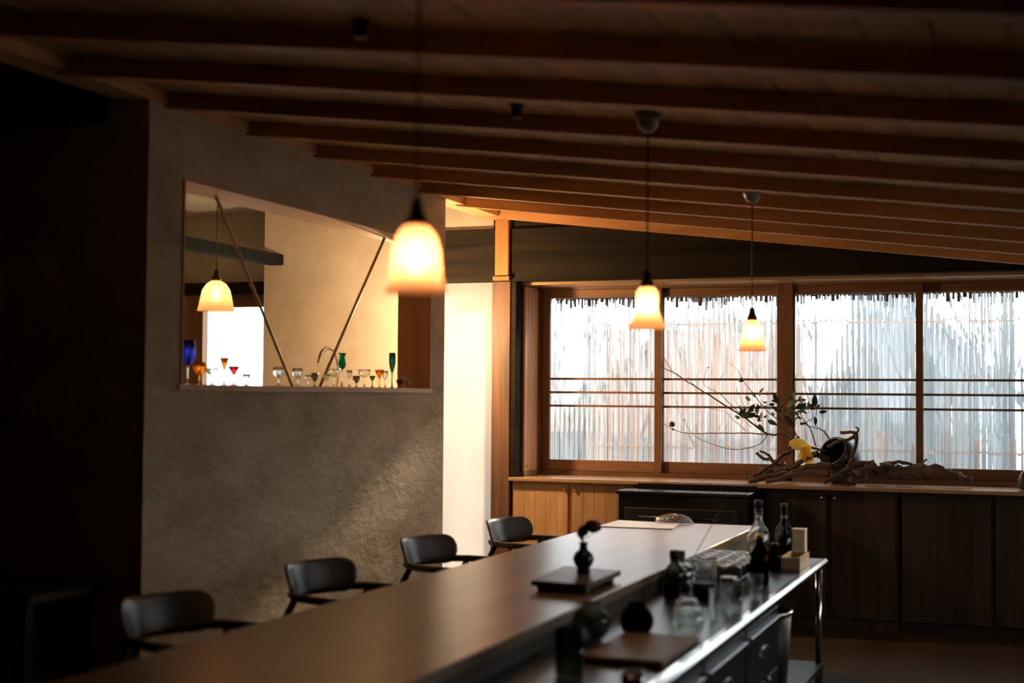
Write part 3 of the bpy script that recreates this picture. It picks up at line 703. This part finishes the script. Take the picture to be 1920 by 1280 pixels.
def stemware(px, wpx, hpx, shape, mat, label, stem_mat='g_clear', dx=0.0):
    X = XG + dx
    c = on_x(px, 718, X); sc_ = (c - Vector((0, 0, EYE))).dot(FWD) / F
    W = wpx * sc_ / 2; H = hpx * sc_
    t = empty('wine_glass', (X, c.y, OZ0 + 0.0005)); tag(t, label, 'glass', 'glassware on the ledge of the opening')
    f = {'coupe': 0.55, 'goblet': 0.42, 'tall': 0.50, 'cone': 0.50, 'flute': 0.42, 'cordial': 0.5, 'tumbler': 0.0, 'short': 0.35}[shape]
    zs = H * f
    prof = {'coupe': [(0.0, 0), (0.45, 0.1), (0.85, 0.35), (1.0, 0.75), (0.98, 1.0)],
            'goblet': [(0.0, 0), (0.55, 0.08), (0.92, 0.32), (1.0, 0.6), (0.9, 1.0)],
            'tall': [(0.0, 0), (0.35, 0.06), (0.85, 0.22), (0.9, 0.4), (0.62, 0.72), (0.72, 0.88), (1.0, 1.0)],
            'cone': [(0.0, 0), (0.2, 0.08), (0.6, 0.55), (1.0, 1.0)],
            'flute': [(0.0, 0), (0.35, 0.05), (0.9, 0.42), (1.0, 0.62), (0.92, 1.0)],
            'cordial': [(0.0, 0), (0.5, 0.12), (0.85, 0.5), (1.0, 1.0)],
            'tumbler': [(0.0, 0), (0.75, 0.01), (0.85, 0.4), (1.0, 1.0)],
            'short': [(0.0, 0), (0.5, 0.1), (0.95, 0.5), (1.0, 1.0)]}[shape]
    hb = H - zs; th = 0.0016
    out = [(r * W, zs + z * hb) for r, z in prof]
    inn = [(max(0, r * W - th), zs + z * hb + (th * 1.5 if i == 0 else 0)) for i, (r, z) in enumerate(prof)]
    lathe('bowl', out + inn[::-1], mat, t, (0, 0, 0), 20)
    if f > 0:
        fr = max(W * 0.75, 0.014)
        lathe('stem', [(0, 0), (fr, 0), (fr, 0.0015), (0.006, 0.006), (0.0035, zs * 0.4), (0.0035, zs * 0.85), (0.006, zs - 0.0002), (0, zs - 0.0002)], stem_mat, t, (0, 0, 0), 16)
    return t
GL = [(352, 26, 84, 'goblet', 'g_blue', 'tall goblet with a blue bowl at the left end of the ledge', 'g_clear'),
      (374, 24, 42, 'goblet', 'g_amber', 'glowing amber goblet in front of the dark window post', 'g_amber'),
      (397, 24, 32, 'coupe', 'g_clear', 'clear coupe glass left of the red glass', 'g_clear'),
      (420, 18, 52, 'cone', 'g_amber', 'tall pale yellow glass against the glaring window', 'g_clear'),
      (438, 24, 36, 'cone', 'g_red', 'red conical glass against the glaring window', 'g_red'),
      (462, 16, 22, 'cordial', 'g_clear', 'tiny clear cordial glass in front of the glaring window, right of the red glass', 'g_clear'),
      (522, 22, 36, 'goblet', 'g_clear', 'clear goblet just left of the left pole foot', 'g_clear'),
      (558, 22, 34, 'goblet', 'g_clear', 'clear goblet just right of the left pole foot', 'g_clear'),
      (578, 14, 22, 'cordial', 'g_clear', 'small clear glass midway between the two pole feet', 'g_clear'),
      (590, 13, 26, 'short', 'g_smoke', 'small smoky glass left of the right pole foot', 'g_smoke'),
      (612, 14, 24, 'cordial', 'g_clear', 'small clear cordial glass right of the right pole foot', 'g_clear'),
      (626, 24, 34, 'coupe', 'g_clear', 'clear broad coupe left of the tall green goblet', 'g_clear'),
      (641, 16, 64, 'tall', 'g_green', 'tall green goblet on a clear stem', 'g_clear'),
      (655, 11, 32, 'cordial', 'g_clear', 'slim clear cordial glass right of the green goblet', 'g_clear'),
      (668, 14, 22, 'short', 'g_smoke', 'low smoky stem glass between two clear glasses', 'g_smoke'),
      (683, 24, 34, 'coupe', 'g_clear', 'wide clear coupe left of the amber cone glass', 'g_clear'),
      (698, 13, 22, 'cone', 'g_smoke', 'small smoky cone glass touching the amber cone glass on its left', 'g_smoke'),
      (711, 19, 34, 'cone', 'g_amber', 'amber cone-shaped cocktail glass', 'g_amber'),
      (722, 12, 32, 'cordial', 'g_clear', 'slim clear glass between the amber cone and the teal flute', 'g_clear'),
      (735, 13, 66, 'flute', 'g_teal', 'tall teal flute near the right end of the ledge', 'g_teal'),
      (749, 12, 16, 'short', 'g_smoke', 'low dark stem glass right of the teal flute', 'g_smoke'),
      (758, 12, 26, 'cordial', 'g_clear', 'clear glass second from the right end of the ledge', 'g_clear'),
      (769, 10, 20, 'cordial', 'g_clear', 'small clear glass at the right end of the ledge', 'g_clear')]
for i, g in enumerate(GL):
    stemware(g[0], g[1], g[2], g[3], g[4], g[5], g[6], (0.0, 0.055, -0.055)[i % 3] if g[3] not in ('flute', 'tall') else 0.03)
# dry grass plume
t = empty('dry_grass', on_x(629, 718, -3.80)); t.location.z = OZ0; tag(t, 'drooping dry grass plume behind the right bamboo pole', 'dry grass')
gp = smooth_path([Vector((-3.80, on_x(632, 718, -3.80).y, OZ0))] + [on_x(a, b, -3.80) for a, b in ((633, 690), (626, 660), (612, 651), (602, 660), (596, 680))], 5)
tube('stalk', gp, [0.003] * (len(gp) - 8) + [0.006] * 8, 'straw', t, 6, 0.3)
tube('stalk', [q + Vector((0.01, 0.004, -0.012)) if i > 6 else q for i, q in enumerate(gp)][:-6], 0.0022, 'straw', t, 6)

# ------------------------------------------------------------------ things on the counter
def card(name, corners, z, th, label, cat, mat='card'):
    t = empty(name, (corners[0][0], corners[0][1], z)); tag(t, label, cat)
    hexa('sheet', [(x, y, z + 0.0035) for x, y in corners] + [(x, y, z + th) for x, y in corners], mat, t)
    hexa('cover', [(x, y, z + 0.0003) for x, y in corners] + [(x, y, z + 0.0034) for x, y in corners], 'card_edge', t)
    return t
card('menu', [(-2.365, 7.83), (-1.94, 7.85), (-1.985, 8.19), (-2.37, 8.26)], CZ, 0.006, 'white menu card lying flat at the far end of the counter', 'menu')
bl = empty('metal_basket', (-2.06, 8.25, CZ)); bl.location = (-2.03, 8.245, CZ + 0.0005)
tag(bl, 'glittering pierced metal dome at the far end of the counter', 'bowl')
bm = bmesh.new()
for j in range(6):
    a = math.radians(8 + j * 14); tube_bm([(0.115 * math.cos(a) * math.cos(q), 0.05 * math.cos(a) * math.sin(q), 0.002 + 0.052 * math.sin(a)) for q in [2 * math.pi * k / 24 for k in range(25)]], 0.0022, 5, bm)
finish('hoops', bm, 'steel', bl, True)
bm = bmesh.new()
for j in range(10):
    q = math.pi * j / 10
    tube_bm([(0.115 * math.cos(a) * math.cos(q), 0.05 * math.cos(a) * math.sin(q), 0.003 + 0.052 * math.sin(a)) for a in [math.pi * k / 16 for k in range(17)]], 0.0022, 5, bm)
finish('ribs', bm, 'steel', bl, True)

# board with bud vase
cb = empty('serving_board', (-1.74, 5.40, CZ)); tag(cb, 'dark wooden serving board on two feet holding the bud vase', 'board')
hexa('board', [(x, y, CZ + 0.022) for x, y in ((-1.83, 5.16), (-1.60, 5.14), (-1.60, 5.60), (-1.86, 5.66))] + [(x, y, CZ + 0.042) for x, y in ((-1.83, 5.16), (-1.60, 5.14), (-1.60, 5.60), (-1.86, 5.66))], 'tray', cb)
box('foot', (-1.82, -1.62, 5.20, 5.24, CZ + 0.0005, CZ + 0.0215), 'tray', cb); box('foot', (-1.82, -1.62, 5.53, 5.57, CZ + 0.0005, CZ + 0.0215), 'tray', cb)
vz = CZ + 0.0425
vb = empty('bud_vase', (-1.715, 5.46, vz)); tag(vb, 'dark round bud vase with a drooping bloom', 'vase')
lathe('body', [(0, 0), (0.026, 0), (0.030, 0.006), (0.024, 0.018), (0.036, 0.034), (0.043, 0.055), (0.036, 0.078), (0.018, 0.092), (0.015, 0.112), (0.020, 0.122), (0.016, 0.122), (0.010, 0.105), (0, 0.10)], 'vase', vb)
sp = [(0, 0, 0.10), (-0.004, 0, 0.135), (0.004, 0, 0.165), (0.022, 0, 0.182)]
finish('stem', tube_bm(sp, 0.004, 6), 'twig', vb, True)
def blob_bm(r, n, sx=1, sy=1, sz=1):
    bm = bmesh.new(); bmesh.ops.create_icosphere(bm, subdivisions=3, radius=r)
    for v in bm.verts:
        k = 1 + 0.22 * math.sin(v.co.x * n + 1) * math.sin(v.co.y * n + 2) * math.sin(v.co.z * n) + random.uniform(-0.05, 0.05)
        v.co = Vector((v.co.x * sx, v.co.y * sy, v.co.z * sz)) * k
    return bm
o = finish('bloom', blob_bm(0.030, 130, 1.2, 1, 0.85), 'bloom', vb, True, (0.036, 0, 0.187))
o = finish('bloom', blob_bm(0.022, 150), 'bloom', vb, True, (-0.004, 0.003, 0.166))
def leaf_bm(L, W_, bend=0.25):
    bm = bmesh.new(); n = 6; rows = []
    for i in range(n + 1):
        t = i / n; wv = W_ * math.sin(math.pi * (0.06 + 0.94 * t) ** 0.8) if i < n else 0.0005
        z = -bend * L * t * t
        rows.append([bm.verts.new((L * t, -wv / 2, z + wv * 0.12)), bm.verts.new((L * t, 0, z)), bm.verts.new((L * t, wv / 2, z + wv * 0.12))])
    for a, b in zip(rows, rows[1:]):
        for k in range(2): bm.faces.new((a[k], a[k + 1], b[k + 1], b[k]))
    return bm
for rz, ry, lp in ((2.6, -0.9, (-0.004, 0, 0.125)), (0.3, -0.7, (0.0, 0, 0.13))):
    o = finish('leaf', leaf_bm(0.05, 0.022), 'leaf_dark', vb, True, lp); o.rotation_euler = (0, ry, rz)

# ------------------------------------------------------------------ things on the steel bench
def solid(prof, th=0.003):
    inn = [(max(0.0, r - th), z + (th if i == 0 else 0)) for i, (r, z) in enumerate(prof)]
    return prof + inn[::-1]
tum_prof = solid([(0, 0), (0.030, 0), (0.032, 0.01), (0.036, 0.095)], 0.002)
M['rim_glint'] = plain('rim_glint_metal', (0.85, 0.88, 0.88), 0.12, 0.85, 0.8, 0.02)  # bright near-metal colour paints the glint of a thick glass lip
rim_bm = tube_bm([(0.0352 * math.cos(2 * math.pi * k / 16), 0.0352 * math.sin(2 * math.pi * k / 16), 0.0975) for k in range(17)], 0.0032, 5)
rim0 = finish('rim', rim_bm, 'rim_glint', None, True)
tum_me = None
ORD = ('first', 'second', 'third', 'fourth', 'fifth', 'sixth', 'seventh')
k = 0
for j in range(7):
    for i in range(4):
        x = -1.495 + i * 0.078; y = 6.20 + j * 0.094
        if (i == 3 and j > 4): continue
        if tum_me is None:
            o = lathe('tumbler', tum_prof, 'g_clear', None, (x, y, SZ + 0.0005), 20); tum_me = o; rim0.parent = o
        else:
            o = tum_me.copy(); C.objects.link(o); o.location = (x, y, SZ + 0.0005)
            r_ = rim0.copy(); C.objects.link(r_); r_.parent = o
        tag(o, 'clear tumbler, %s row from the camera, %s from the counter' % (ORD[j], ORD[i]), 'glass', 'ranks of tumblers on the steel bench')
def bottle(name, x, y, prof, mat, label, cap=None, liquid=None, cat='bottle', lab=None):
    t = empty(name, (x, y, SZ + 0.0005)); tag(t, label, cat)
    lathe('body', solid(prof, 0.0028), mat, t, (0, 0, 0), 24)
    top = prof[-1]
    if cap:
        cr, ch, cm = cap
        lathe('cap', [(0, top[1] + 0.0003), (cr, top[1] + 0.0003), (cr, top[1] + ch), (0, top[1] + ch)], cm, t, (0, 0, 0), 16)
    if liquid:
        lh, lm = liquid; lp = [(0, 0.0035)] + [(max(0.001, r - 0.0035), max(z, 0.0035)) for r, z in prof[1:] if z < lh] 
        lp += [(lp[-1][0], lh), (0, lh)]
        lathe('contents', lp, lm, t, (0, 0, 0), 20)
    return t
def bprof(r, h, neck=0.014, sh=0.55):
    return [(0, 0), (r * 0.95, 0), (r, 0.006), (r, h * sh), (r * 0.82, h * (sh + 0.09)), (neck * 1.15, h * (sh + 0.22)), (neck, h * (sh + 0.3)), (neck, h)]
bottle('spirit_bottle', -1.345, 7.25, bprof(0.056, 0.275, 0.019, 0.52), 'g_clear', 'tall clear bottle with a black cap catching the window light', (0.021, 0.04, 'black_matt'), (0.11, 'liquid'))
bottle('spirit_bottle', -1.255, 7.475, bprof(0.046, 0.255, 0.014, 0.55), 'g_smoke', 'smoky glass bottle directly behind the tall clear bottle', (0.018, 0.03, 'black_matt'))
bottle('spirit_bottle', -1.232, 7.345, bprof(0.040, 0.205, 0.013, 0.6), 'g_smoke', 'shorter smoky glass bottle in front of the pale carton', (0.016, 0.025, 'steel_dull'))
bottle('brown_bottle', -1.195, 6.47, bprof(0.042, 0.20, 0.017, 0.62), 'g_brown', 'dark brown bottle standing by the gleaming steel edge', (0.019, 0.018, 'brass'), (0.12, 'dark_liquid'))
bottle('dark_bottle', -1.215, 6.98, bprof(0.030, 0.115, 0.016, 0.7), 'g_brown', 'short dark bottle beside the pale wooden box', (0.018, 0.014, 'black_matt'))
bottle('stoppered_jar', -1.465, 6.06, [(0, 0), (0.056, 0), (0.060, 0.006), (0.060, 0.085), (0.05, 0.105), (0.022, 0.118), (0.020, 0.14)], 'g_clear', 'wide stoppered jar of dark contents next to the counter face', (0.022, 0.032, 'tray'), (0.075, 'dark_liquid'), 'jar')
bottle('stoppered_jar', -1.43, 6.00 - 0.19, [(0, 0), (0.040, 0), (0.043, 0.006), (0.043, 0.10), (0.034, 0.13), (0.018, 0.145), (0.017, 0.165)], 'g_smoke', 'slender stoppered jar in front of the wide stoppered jar', (0.020, 0.035, 'black_matt'), None, 'jar')
bottle('glass_beaker', -1.325, 5.90, [(0, 0), (0.050, 0), (0.054, 0.008), (0.054, 0.15), (0.057, 0.155)], 'g_clear', 'broad clear beaker in front of the ranked tumblers', None, (0.06, 'dark_liquid'), 'beaker')
bottle('lidded_jar', -1.205, 5.83, [(0, 0), (0.034, 0), (0.036, 0.006), (0.036, 0.075), (0.030, 0.085)], 'g_clear', 'small clear jar with a pale lid', (0.034, 0.014, 'steel'), None, 'jar')
bottle('glass_jar', -1.125, 5.28, [(0, 0), (0.034, 0), (0.038, 0.006), (0.038, 0.115), (0.040, 0.12)], 'g_clear', 'clear straight jar close to the steel edge', None, None, 'jar')
bottle('glass_jar', -1.13, 5.58, [(0, 0), (0.028, 0), (0.030, 0.006), (0.033, 0.105)], 'g_clear', 'narrow clear glass behind the straight jar', None, None, 'glass')
bottle('glass_jar', -1.115, 5.95, [(0, 0), (0.024, 0), (0.026, 0.006), (0.030, 0.10)], 'g_clear', 'narrow clear glass standing in front of the dark brown bottle', None, None, 'glass')
def globe(x, y, r, mat, label, neck=0.6):
    prof = [(0, 0), (r * 0.5, 0.0)] + [(r * math.sin(a), r * 0.87 - r * math.cos(a)) for a in [math.radians(d) for d in range(40, 150, 12)]] + [(r * 0.48, r * 1.78), (r * 0.5, r * 1.95)]
    return bottle('glass_globe', x, y, prof, mat, label, None, None, 'carafe')
globe(-1.165, 4.93, 0.058, 'g_clear', 'clear round glass carafe with a bright sparkle under it')
globe(-1.235, 5.22, 0.052, 'g_clear', 'clear round glass carafe behind the sparkling one')
globe(-1.33, 4.86, 0.060, 'g_brown', 'dark brown round carafe between clear carafe and counter')
globe(-1.455, 4.72, 0.066, 'g_smoke', 'smoky round carafe tight against the counter face')
bottle('glass_jar', -1.33, 4.10, [(0, 0), (0.040, 0), (0.044, 0.008), (0.046, 0.14)], 'g_smoke', 'large smoky glass nearest the camera on the steel bench', None, None, 'glass')
bottle('metal_cup', -1.10, 3.98, [(0, 0), (0.030, 0), (0.034, 0.006), (0.034, 0.05)], 'steel', 'small shiny metal cup at the lower picture edge', None, None, 'cup')
t = box('cutting_board', (-1.36, -1.10, 4.32, 4.82, SZ + 0.0005, SZ + 0.022), 'chop', None, 0.004); tag(t, 'worn wooden cutting board on the near steel bench', 'cutting board')
# board sits clear of the globes
# wooden box and carton at the end
wb = empty('wooden_box', (-1.15, 7.16, SZ)); tag(wb, 'open pale wooden box at the far end of the steel bench', 'box')
x0, x1, y0, y1, h_ = -1.19, -1.095, 6.98, 7.28, 0.062
box('base', (x0, x1, y0, y1, SZ + 0.0005, SZ + 0.008), 'pale', wb)
box('side', (x0, x0 + 0.008, y0, y1, SZ + 0.0085, SZ + h_), 'pale', wb); box('side', (x1 - 0.008, x1, y0, y1, SZ + 0.0085, SZ + h_), 'pale', wb)
box('end', (x0 + 0.0085, x1 - 0.0085, y0, y0 + 0.008, SZ + 0.0085, SZ + h_), 'pale', wb); box('end', (x0 + 0.0085, x1 - 0.0085, y1 - 0.008, y1, SZ + 0.0085, SZ + h_), 'pale', wb)
ca = empty('carton', (-1.17, 7.47, SZ)); tag(ca, 'upright pale carton behind the wooden box', 'carton')
box('body', (-1.205, -1.14, 7.43, 7.50, SZ + 0.0005, SZ + 0.155), 'carton', ca, 0.001); box('lid_flap', (-1.207, -1.138, 7.428, 7.502, SZ + 0.1555, SZ + 0.160), 'carton', ca)
# long stirring rod leaning out of the wide jar
rp0 = Vector((-1.40, 6.115, SZ + 0.012)); 
bs = empty('stirring_rod', rp0); 
ra = on_y(1312, 1024, 6.20); rb = on_y(1366, 928, 6.30)
d_ = (rb - ra); base = ra - d_ * ((ra.z - SZ - 0.002) / d_.z)
bs.location = base; tag(bs, 'long thin stirring rod leaning up from the glassware', 'stirring rod')
tube('shaft', [base, rb], 0.0018, 'steel_dull', bs, 6); tube('tip', [rb, rb + d_.normalized() * 0.012], 0.003, 'steel_dull', bs, 6)

# ------------------------------------------------------------------ driftwood arrangement on the sill
SLZ = Z(-0.587)
YD = 9.82
def Pp(px, py, Y=YD): return on_y(px, py, Y)
dw = empty('driftwood', (-1.6, YD, SLZ)); tag(dw, 'gnarled driftwood with raised forked limb beside the dark pot', 'driftwood')
def limb(pts, r0, r1, mat='drift', parent=dw, name='limb', sub=5, seg=9, jit=0.20):
    pts = [Pp(*p) if len(p) == 3 else Pp(p[0], p[1]) for p in pts]
    sp = smooth_path(pts, sub); n = len(sp)
    sp = [q + Vector((random.uniform(-1, 1), random.uniform(-1, 1), random.uniform(-1, 1))) * (r0 * 0.32 if 0 < i < n - 1 else 0) for i, q in enumerate(sp)]
    return tube(name, sp, [r0 + (r1 - r0) * i / (n - 1) for i in range(n)], mat, parent, seg, jit)
limb([(1396, 894, 9.70), (1420, 897, 9.70), (1440, 884, 9.75), (1456, 862), (1468, 850), (1482, 838), (1498, 818)], 0.012, 0.009)
limb([(1418, 848), (1432, 860), (1444, 861), (1462, 872), (1472, 868)], 0.010, 0.012)
limb([(1425, 878, 9.78), (1450, 882, 9.78), (1480, 880, 9.78), (1510, 862, 9.8), (1535, 848, 9.82)], 0.024, 0.014)
limb([(1404, 903, 9.66), (1440, 893, 9.70), (1478, 888, 9.74), (1520, 876, 9.78), (1560, 872, 9.8)], 0.018, 0.026)
limb([(1545, 904, 9.64), (1562, 896, 9.66), (1582, 884, 9.70), (1602, 872, 9.74), (1640, 868, 9.8)], 0.013, 0.026)
limb([(1596, 905, 9.70), (1594, 888, 9.72), (1592, 872, 9.76)], 0.042, 0.028)
limb([(1592, 872, 9.76), (1600, 850, 9.76), (1606, 828, 9.78), (1606, 812, 9.80)], 0.014, 0.012)
limb([(1576, 812, 9.80), (1592, 810, 9.80), (1607, 814, 9.80), (1595, 822, 9.80), (1572, 828, 9.8), (1552, 838, 9.8)], 0.010, 0.012)
limb([(1412, 892, 9.68), (1436, 880, 9.70), (1452, 868, 9.74), (1470, 852, 9.78), (1490, 842, 9.8)], 0.014, 0.010)
limb([(1436, 902, 9.65), (1462, 898, 9.68), (1490, 890, 9.72), (1525, 886, 9.74), (1556, 890, 9.74)], 0.016, 0.022)
limb([(1490, 872, 9.80), (1512, 858, 9.82), (1530, 852, 9.83), (1556, 862, 9.83)], 0.016, 0.020)
limb([(1452, 868, 9.76), (1440, 852, 9.76), (1424, 846, 9.76)], 0.012, 0.006)
limb([(1600, 818, 9.80), (1610, 806, 9.81), (1604, 800, 9.81)], 0.010, 0.004)
limb([(1604, 890, 9.70), (1622, 878, 9.74), (1640, 872, 9.78)], 0.026, 0.018)
lg = empty('driftwood_log', (-0.8, 9.84, SLZ)); tag(lg, 'long dark weathered driftwood log lying along the right of the sill', 'driftwood')
limb([(1628, 884, 9.86), (1665, 880, 9.86), (1705, 884, 9.86), (1748, 882, 9.86), (1790, 892, 9.85), (1820, 899, 9.84)], 0.050, 0.026, 'drift', lg, 'trunk', 6, 10, 0.16)
limb([(1650, 872, 9.88), (1685, 866, 9.88), (1720, 872, 9.87), (1738, 860, 9.87)], 0.016, 0.006, 'drift', lg, 'side_limb')
# dark pot lying tilted
pt = empty('tilted_pot', Pp(1575, 868, 9.90)); pt.location.z = SLZ + 0.0; tag(pt, 'dark round pot tipped with its black mouth towards the room', 'pot')
pp_ = [(r * 1.22, z * 1.2) for r, z in [(0, -0.11), (0.05, -0.11), (0.085, -0.08), (0.105, -0.03), (0.108, 0.01), (0.10, 0.05), (0.086, 0.075)]]
o = lathe('body', pp_ + [(0.098, 0.092), (0.091, 0.089)], 'pot', pt, (0, 0, 0), 28)
o2 = lathe('inside', [(0.091, 0.089), (0.112, 0.03), (0.11, -0.06), (0, -0.11)], 'pot_inside', pt, (0, 0, 0), 28)
for q in (o, o2):
    q.rotation_euler = (math.radians(62), 0, math.radians(-28)); q.location = (0, 0, 0.185)
box('pot_ring', (pt.location.x - 0.06, pt.location.x + 0.06, pt.location.y - 0.03, pt.location.y + 0.09, SLZ + 0.0005, SLZ + 0.075), 'drift', pt, 0.012)
# small dark thing at the right edge
rk = finish('dark_stone', blob_bm(0.055, 60, 0.9, 0.9, 1.25), 'pot', None, True, (-0.085, 9.72, SLZ + 0.066)); tag(rk, 'dark rough stone on the sill at the right picture edge', 'stone')

# branch with leaves
br = empty('flowering_branch', (-1.45, YD, SLZ)); tag(br, 'bare spreading branch with a few leaves arranged in the driftwood', 'branch')
def twig(pts, r0, r1, Y=9.86): return limb([(p[0], p[1], Y + (p[2] if len(p) > 2 else 0)) for p in pts], r0, r1, 'twig', br, 'twig', 5, 6, 0.05)
twig([(1548, 846), (1500, 832), (1470, 814), (1440, 814), (1400, 785), (1350, 754), (1300, 722), (1262, 698), (1244, 690), (1228, 676)], 0.010, 0.0022)
twig([(1262, 698), (1248, 676), (1243, 668)], 0.0025, 0.0012)
twig([(1440, 814), (1400, 812), (1340, 812), (1290, 812), (1262, 805), (1245, 794)], 0.005, 0.002)
twig([(1440, 814), (1425, 832), (1400, 840), (1370, 842), (1330, 830), (1300, 815), (1282, 788)], 0.0035, 0.0015)
twig([(1400, 785), (1372, 760), (1352, 740), (1330, 728), (1320, 720), (1322, 700), (1328, 690)], 0.003, 0.0013)
twig([(1466, 790), (1440, 772), (1414, 740), (1394, 714), (1384, 696), (1368, 680)], 0.004, 0.0014)
twig([(1400, 808), (1372, 784), (1360, 772), (1330, 766)], 0.0022, 0.0012)
twig([(1500, 832), (1486, 800), (1466, 770), (1458, 752)], 0.006, 0.003)
twig([(1530, 836), (1520, 805), (1506, 786), (1498, 770)], 0.005, 0.0025)
twig([(1560, 828), (1540, 806), (1510, 795), (1530, 780), (1528, 760)], 0.004, 0.002)
twig([(1558, 826), (1546, 808), (1528, 798)], 0.003, 0.0015)
twig([(1500, 838), (1475, 815), (1462, 804), (1480, 784), (1478, 766)], 0.004, 0.002)
twig([(1215, 690), (1212, 670), (1210, 655)], 0.0016, 0.001)
LV = [(1390, 779, 30, 'leaf_green', 0.1), (1404, 772, 20, 'leaf_green', 0.9), (1420, 776, 20, 'leaf_green', 1.6), (1424, 742, 18, 'leaf_green', 1.2), (1417, 744, 14, 'leaf_dark', 2.4),
      (1440, 788, 20, 'leaf_green', -0.4), (1422, 796, 18, 'leaf_green', -0.8), (1458, 756, 22, 'leaf_dark', 1.9), (1476, 762, 26, 'leaf_green', 0.6), (1484, 752, 22, 'leaf_green', 1.3),
      (1492, 764, 22, 'leaf_dark', 0.2), (1512, 766, 22, 'leaf_dark', 0.5), (1528, 762, 24, 'leaf_dark', 1.6), (1536, 772, 16, 'leaf_dark', 0.0), (1528, 782, 16, 'leaf_dark', -1.4), (1464, 772, 20, 'leaf_green', 2.6),
      (1470, 780, 18, 'leaf_dark', -0.6), (1500, 774, 18, 'leaf_green', 0.9)]
for px, py, L, m_, ang in LV:
    p = Pp(px, py, 9.85); o = finish('leaf', leaf_bm(L * 0.0038, L * 0.0017), m_, None, True)
    put(o, p, br); o.rotation_euler = (math.radians(random.uniform(50, 110)), -ang, random.uniform(-0.5, 0.5))
for px, py, L, ang in ((1480, 830, 38, -0.15), (1508, 842, 34, -1.2), (1520, 838, 30, -2.4)):
    p = Pp(px, py, 9.78); o = finish('yellow_leaf', leaf_bm(L * 0.0040, L * 0.0022, 0.1), 'leaf_yellow', None, True)
    put(o, p, br); o.rotation_euler = (math.radians(85), -ang, random.uniform(-0.3, 0.3))
rl = random.Random(5)
for k in range(46):
    px, py = [(1470, 768, 30, 24), (1425, 770, 26, 22), (1512, 778, 22, 18), (1395, 778, 10, 8)][k % 4 if k < 40 else 0][:2]
    sx_, sy_ = [(30, 24), (26, 22), (22, 18), (12, 8)][k % 4 if k < 40 else 0]
    LV.append((px + rl.uniform(-sx_, sx_), py + rl.uniform(-sy_, sy_), rl.uniform(8, 15), rl.choice(('leaf_green', 'leaf_dark', 'leaf_dark')), rl.uniform(-1, 3)))
for px, py, L, m_, ang in LV[18:]:
    p = Pp(px, py, 9.86 + rl.uniform(-0.05, 0.03)); o = finish('leaf', leaf_bm(L * 0.0038, L * 0.0019), m_, None, True)
    put(o, p, br); o.rotation_euler = (math.radians(rl.uniform(40, 120)), -ang, rl.uniform(-0.6, 0.6))
for k in range(16):
    x_, y_ = rl.uniform(1395, 1530), rl.uniform(770, 806)
    twig([(x_, y_), (x_ - rl.uniform(6, 18), y_ - rl.uniform(8, 22)), (x_ - rl.uniform(14, 34), y_ - rl.uniform(22, 46))], 0.0022, 0.001)
for px, py, r in ((1260, 795, 0.020), (1390, 712, 0.016), (1262, 805, 0.008), (1328, 689, 0.005), (1284, 787, 0.005)):
    o = finish('seed_head', blob_bm(r, 200), 'bloom', None, True); put(o, Pp(px, py, 9.86), br)
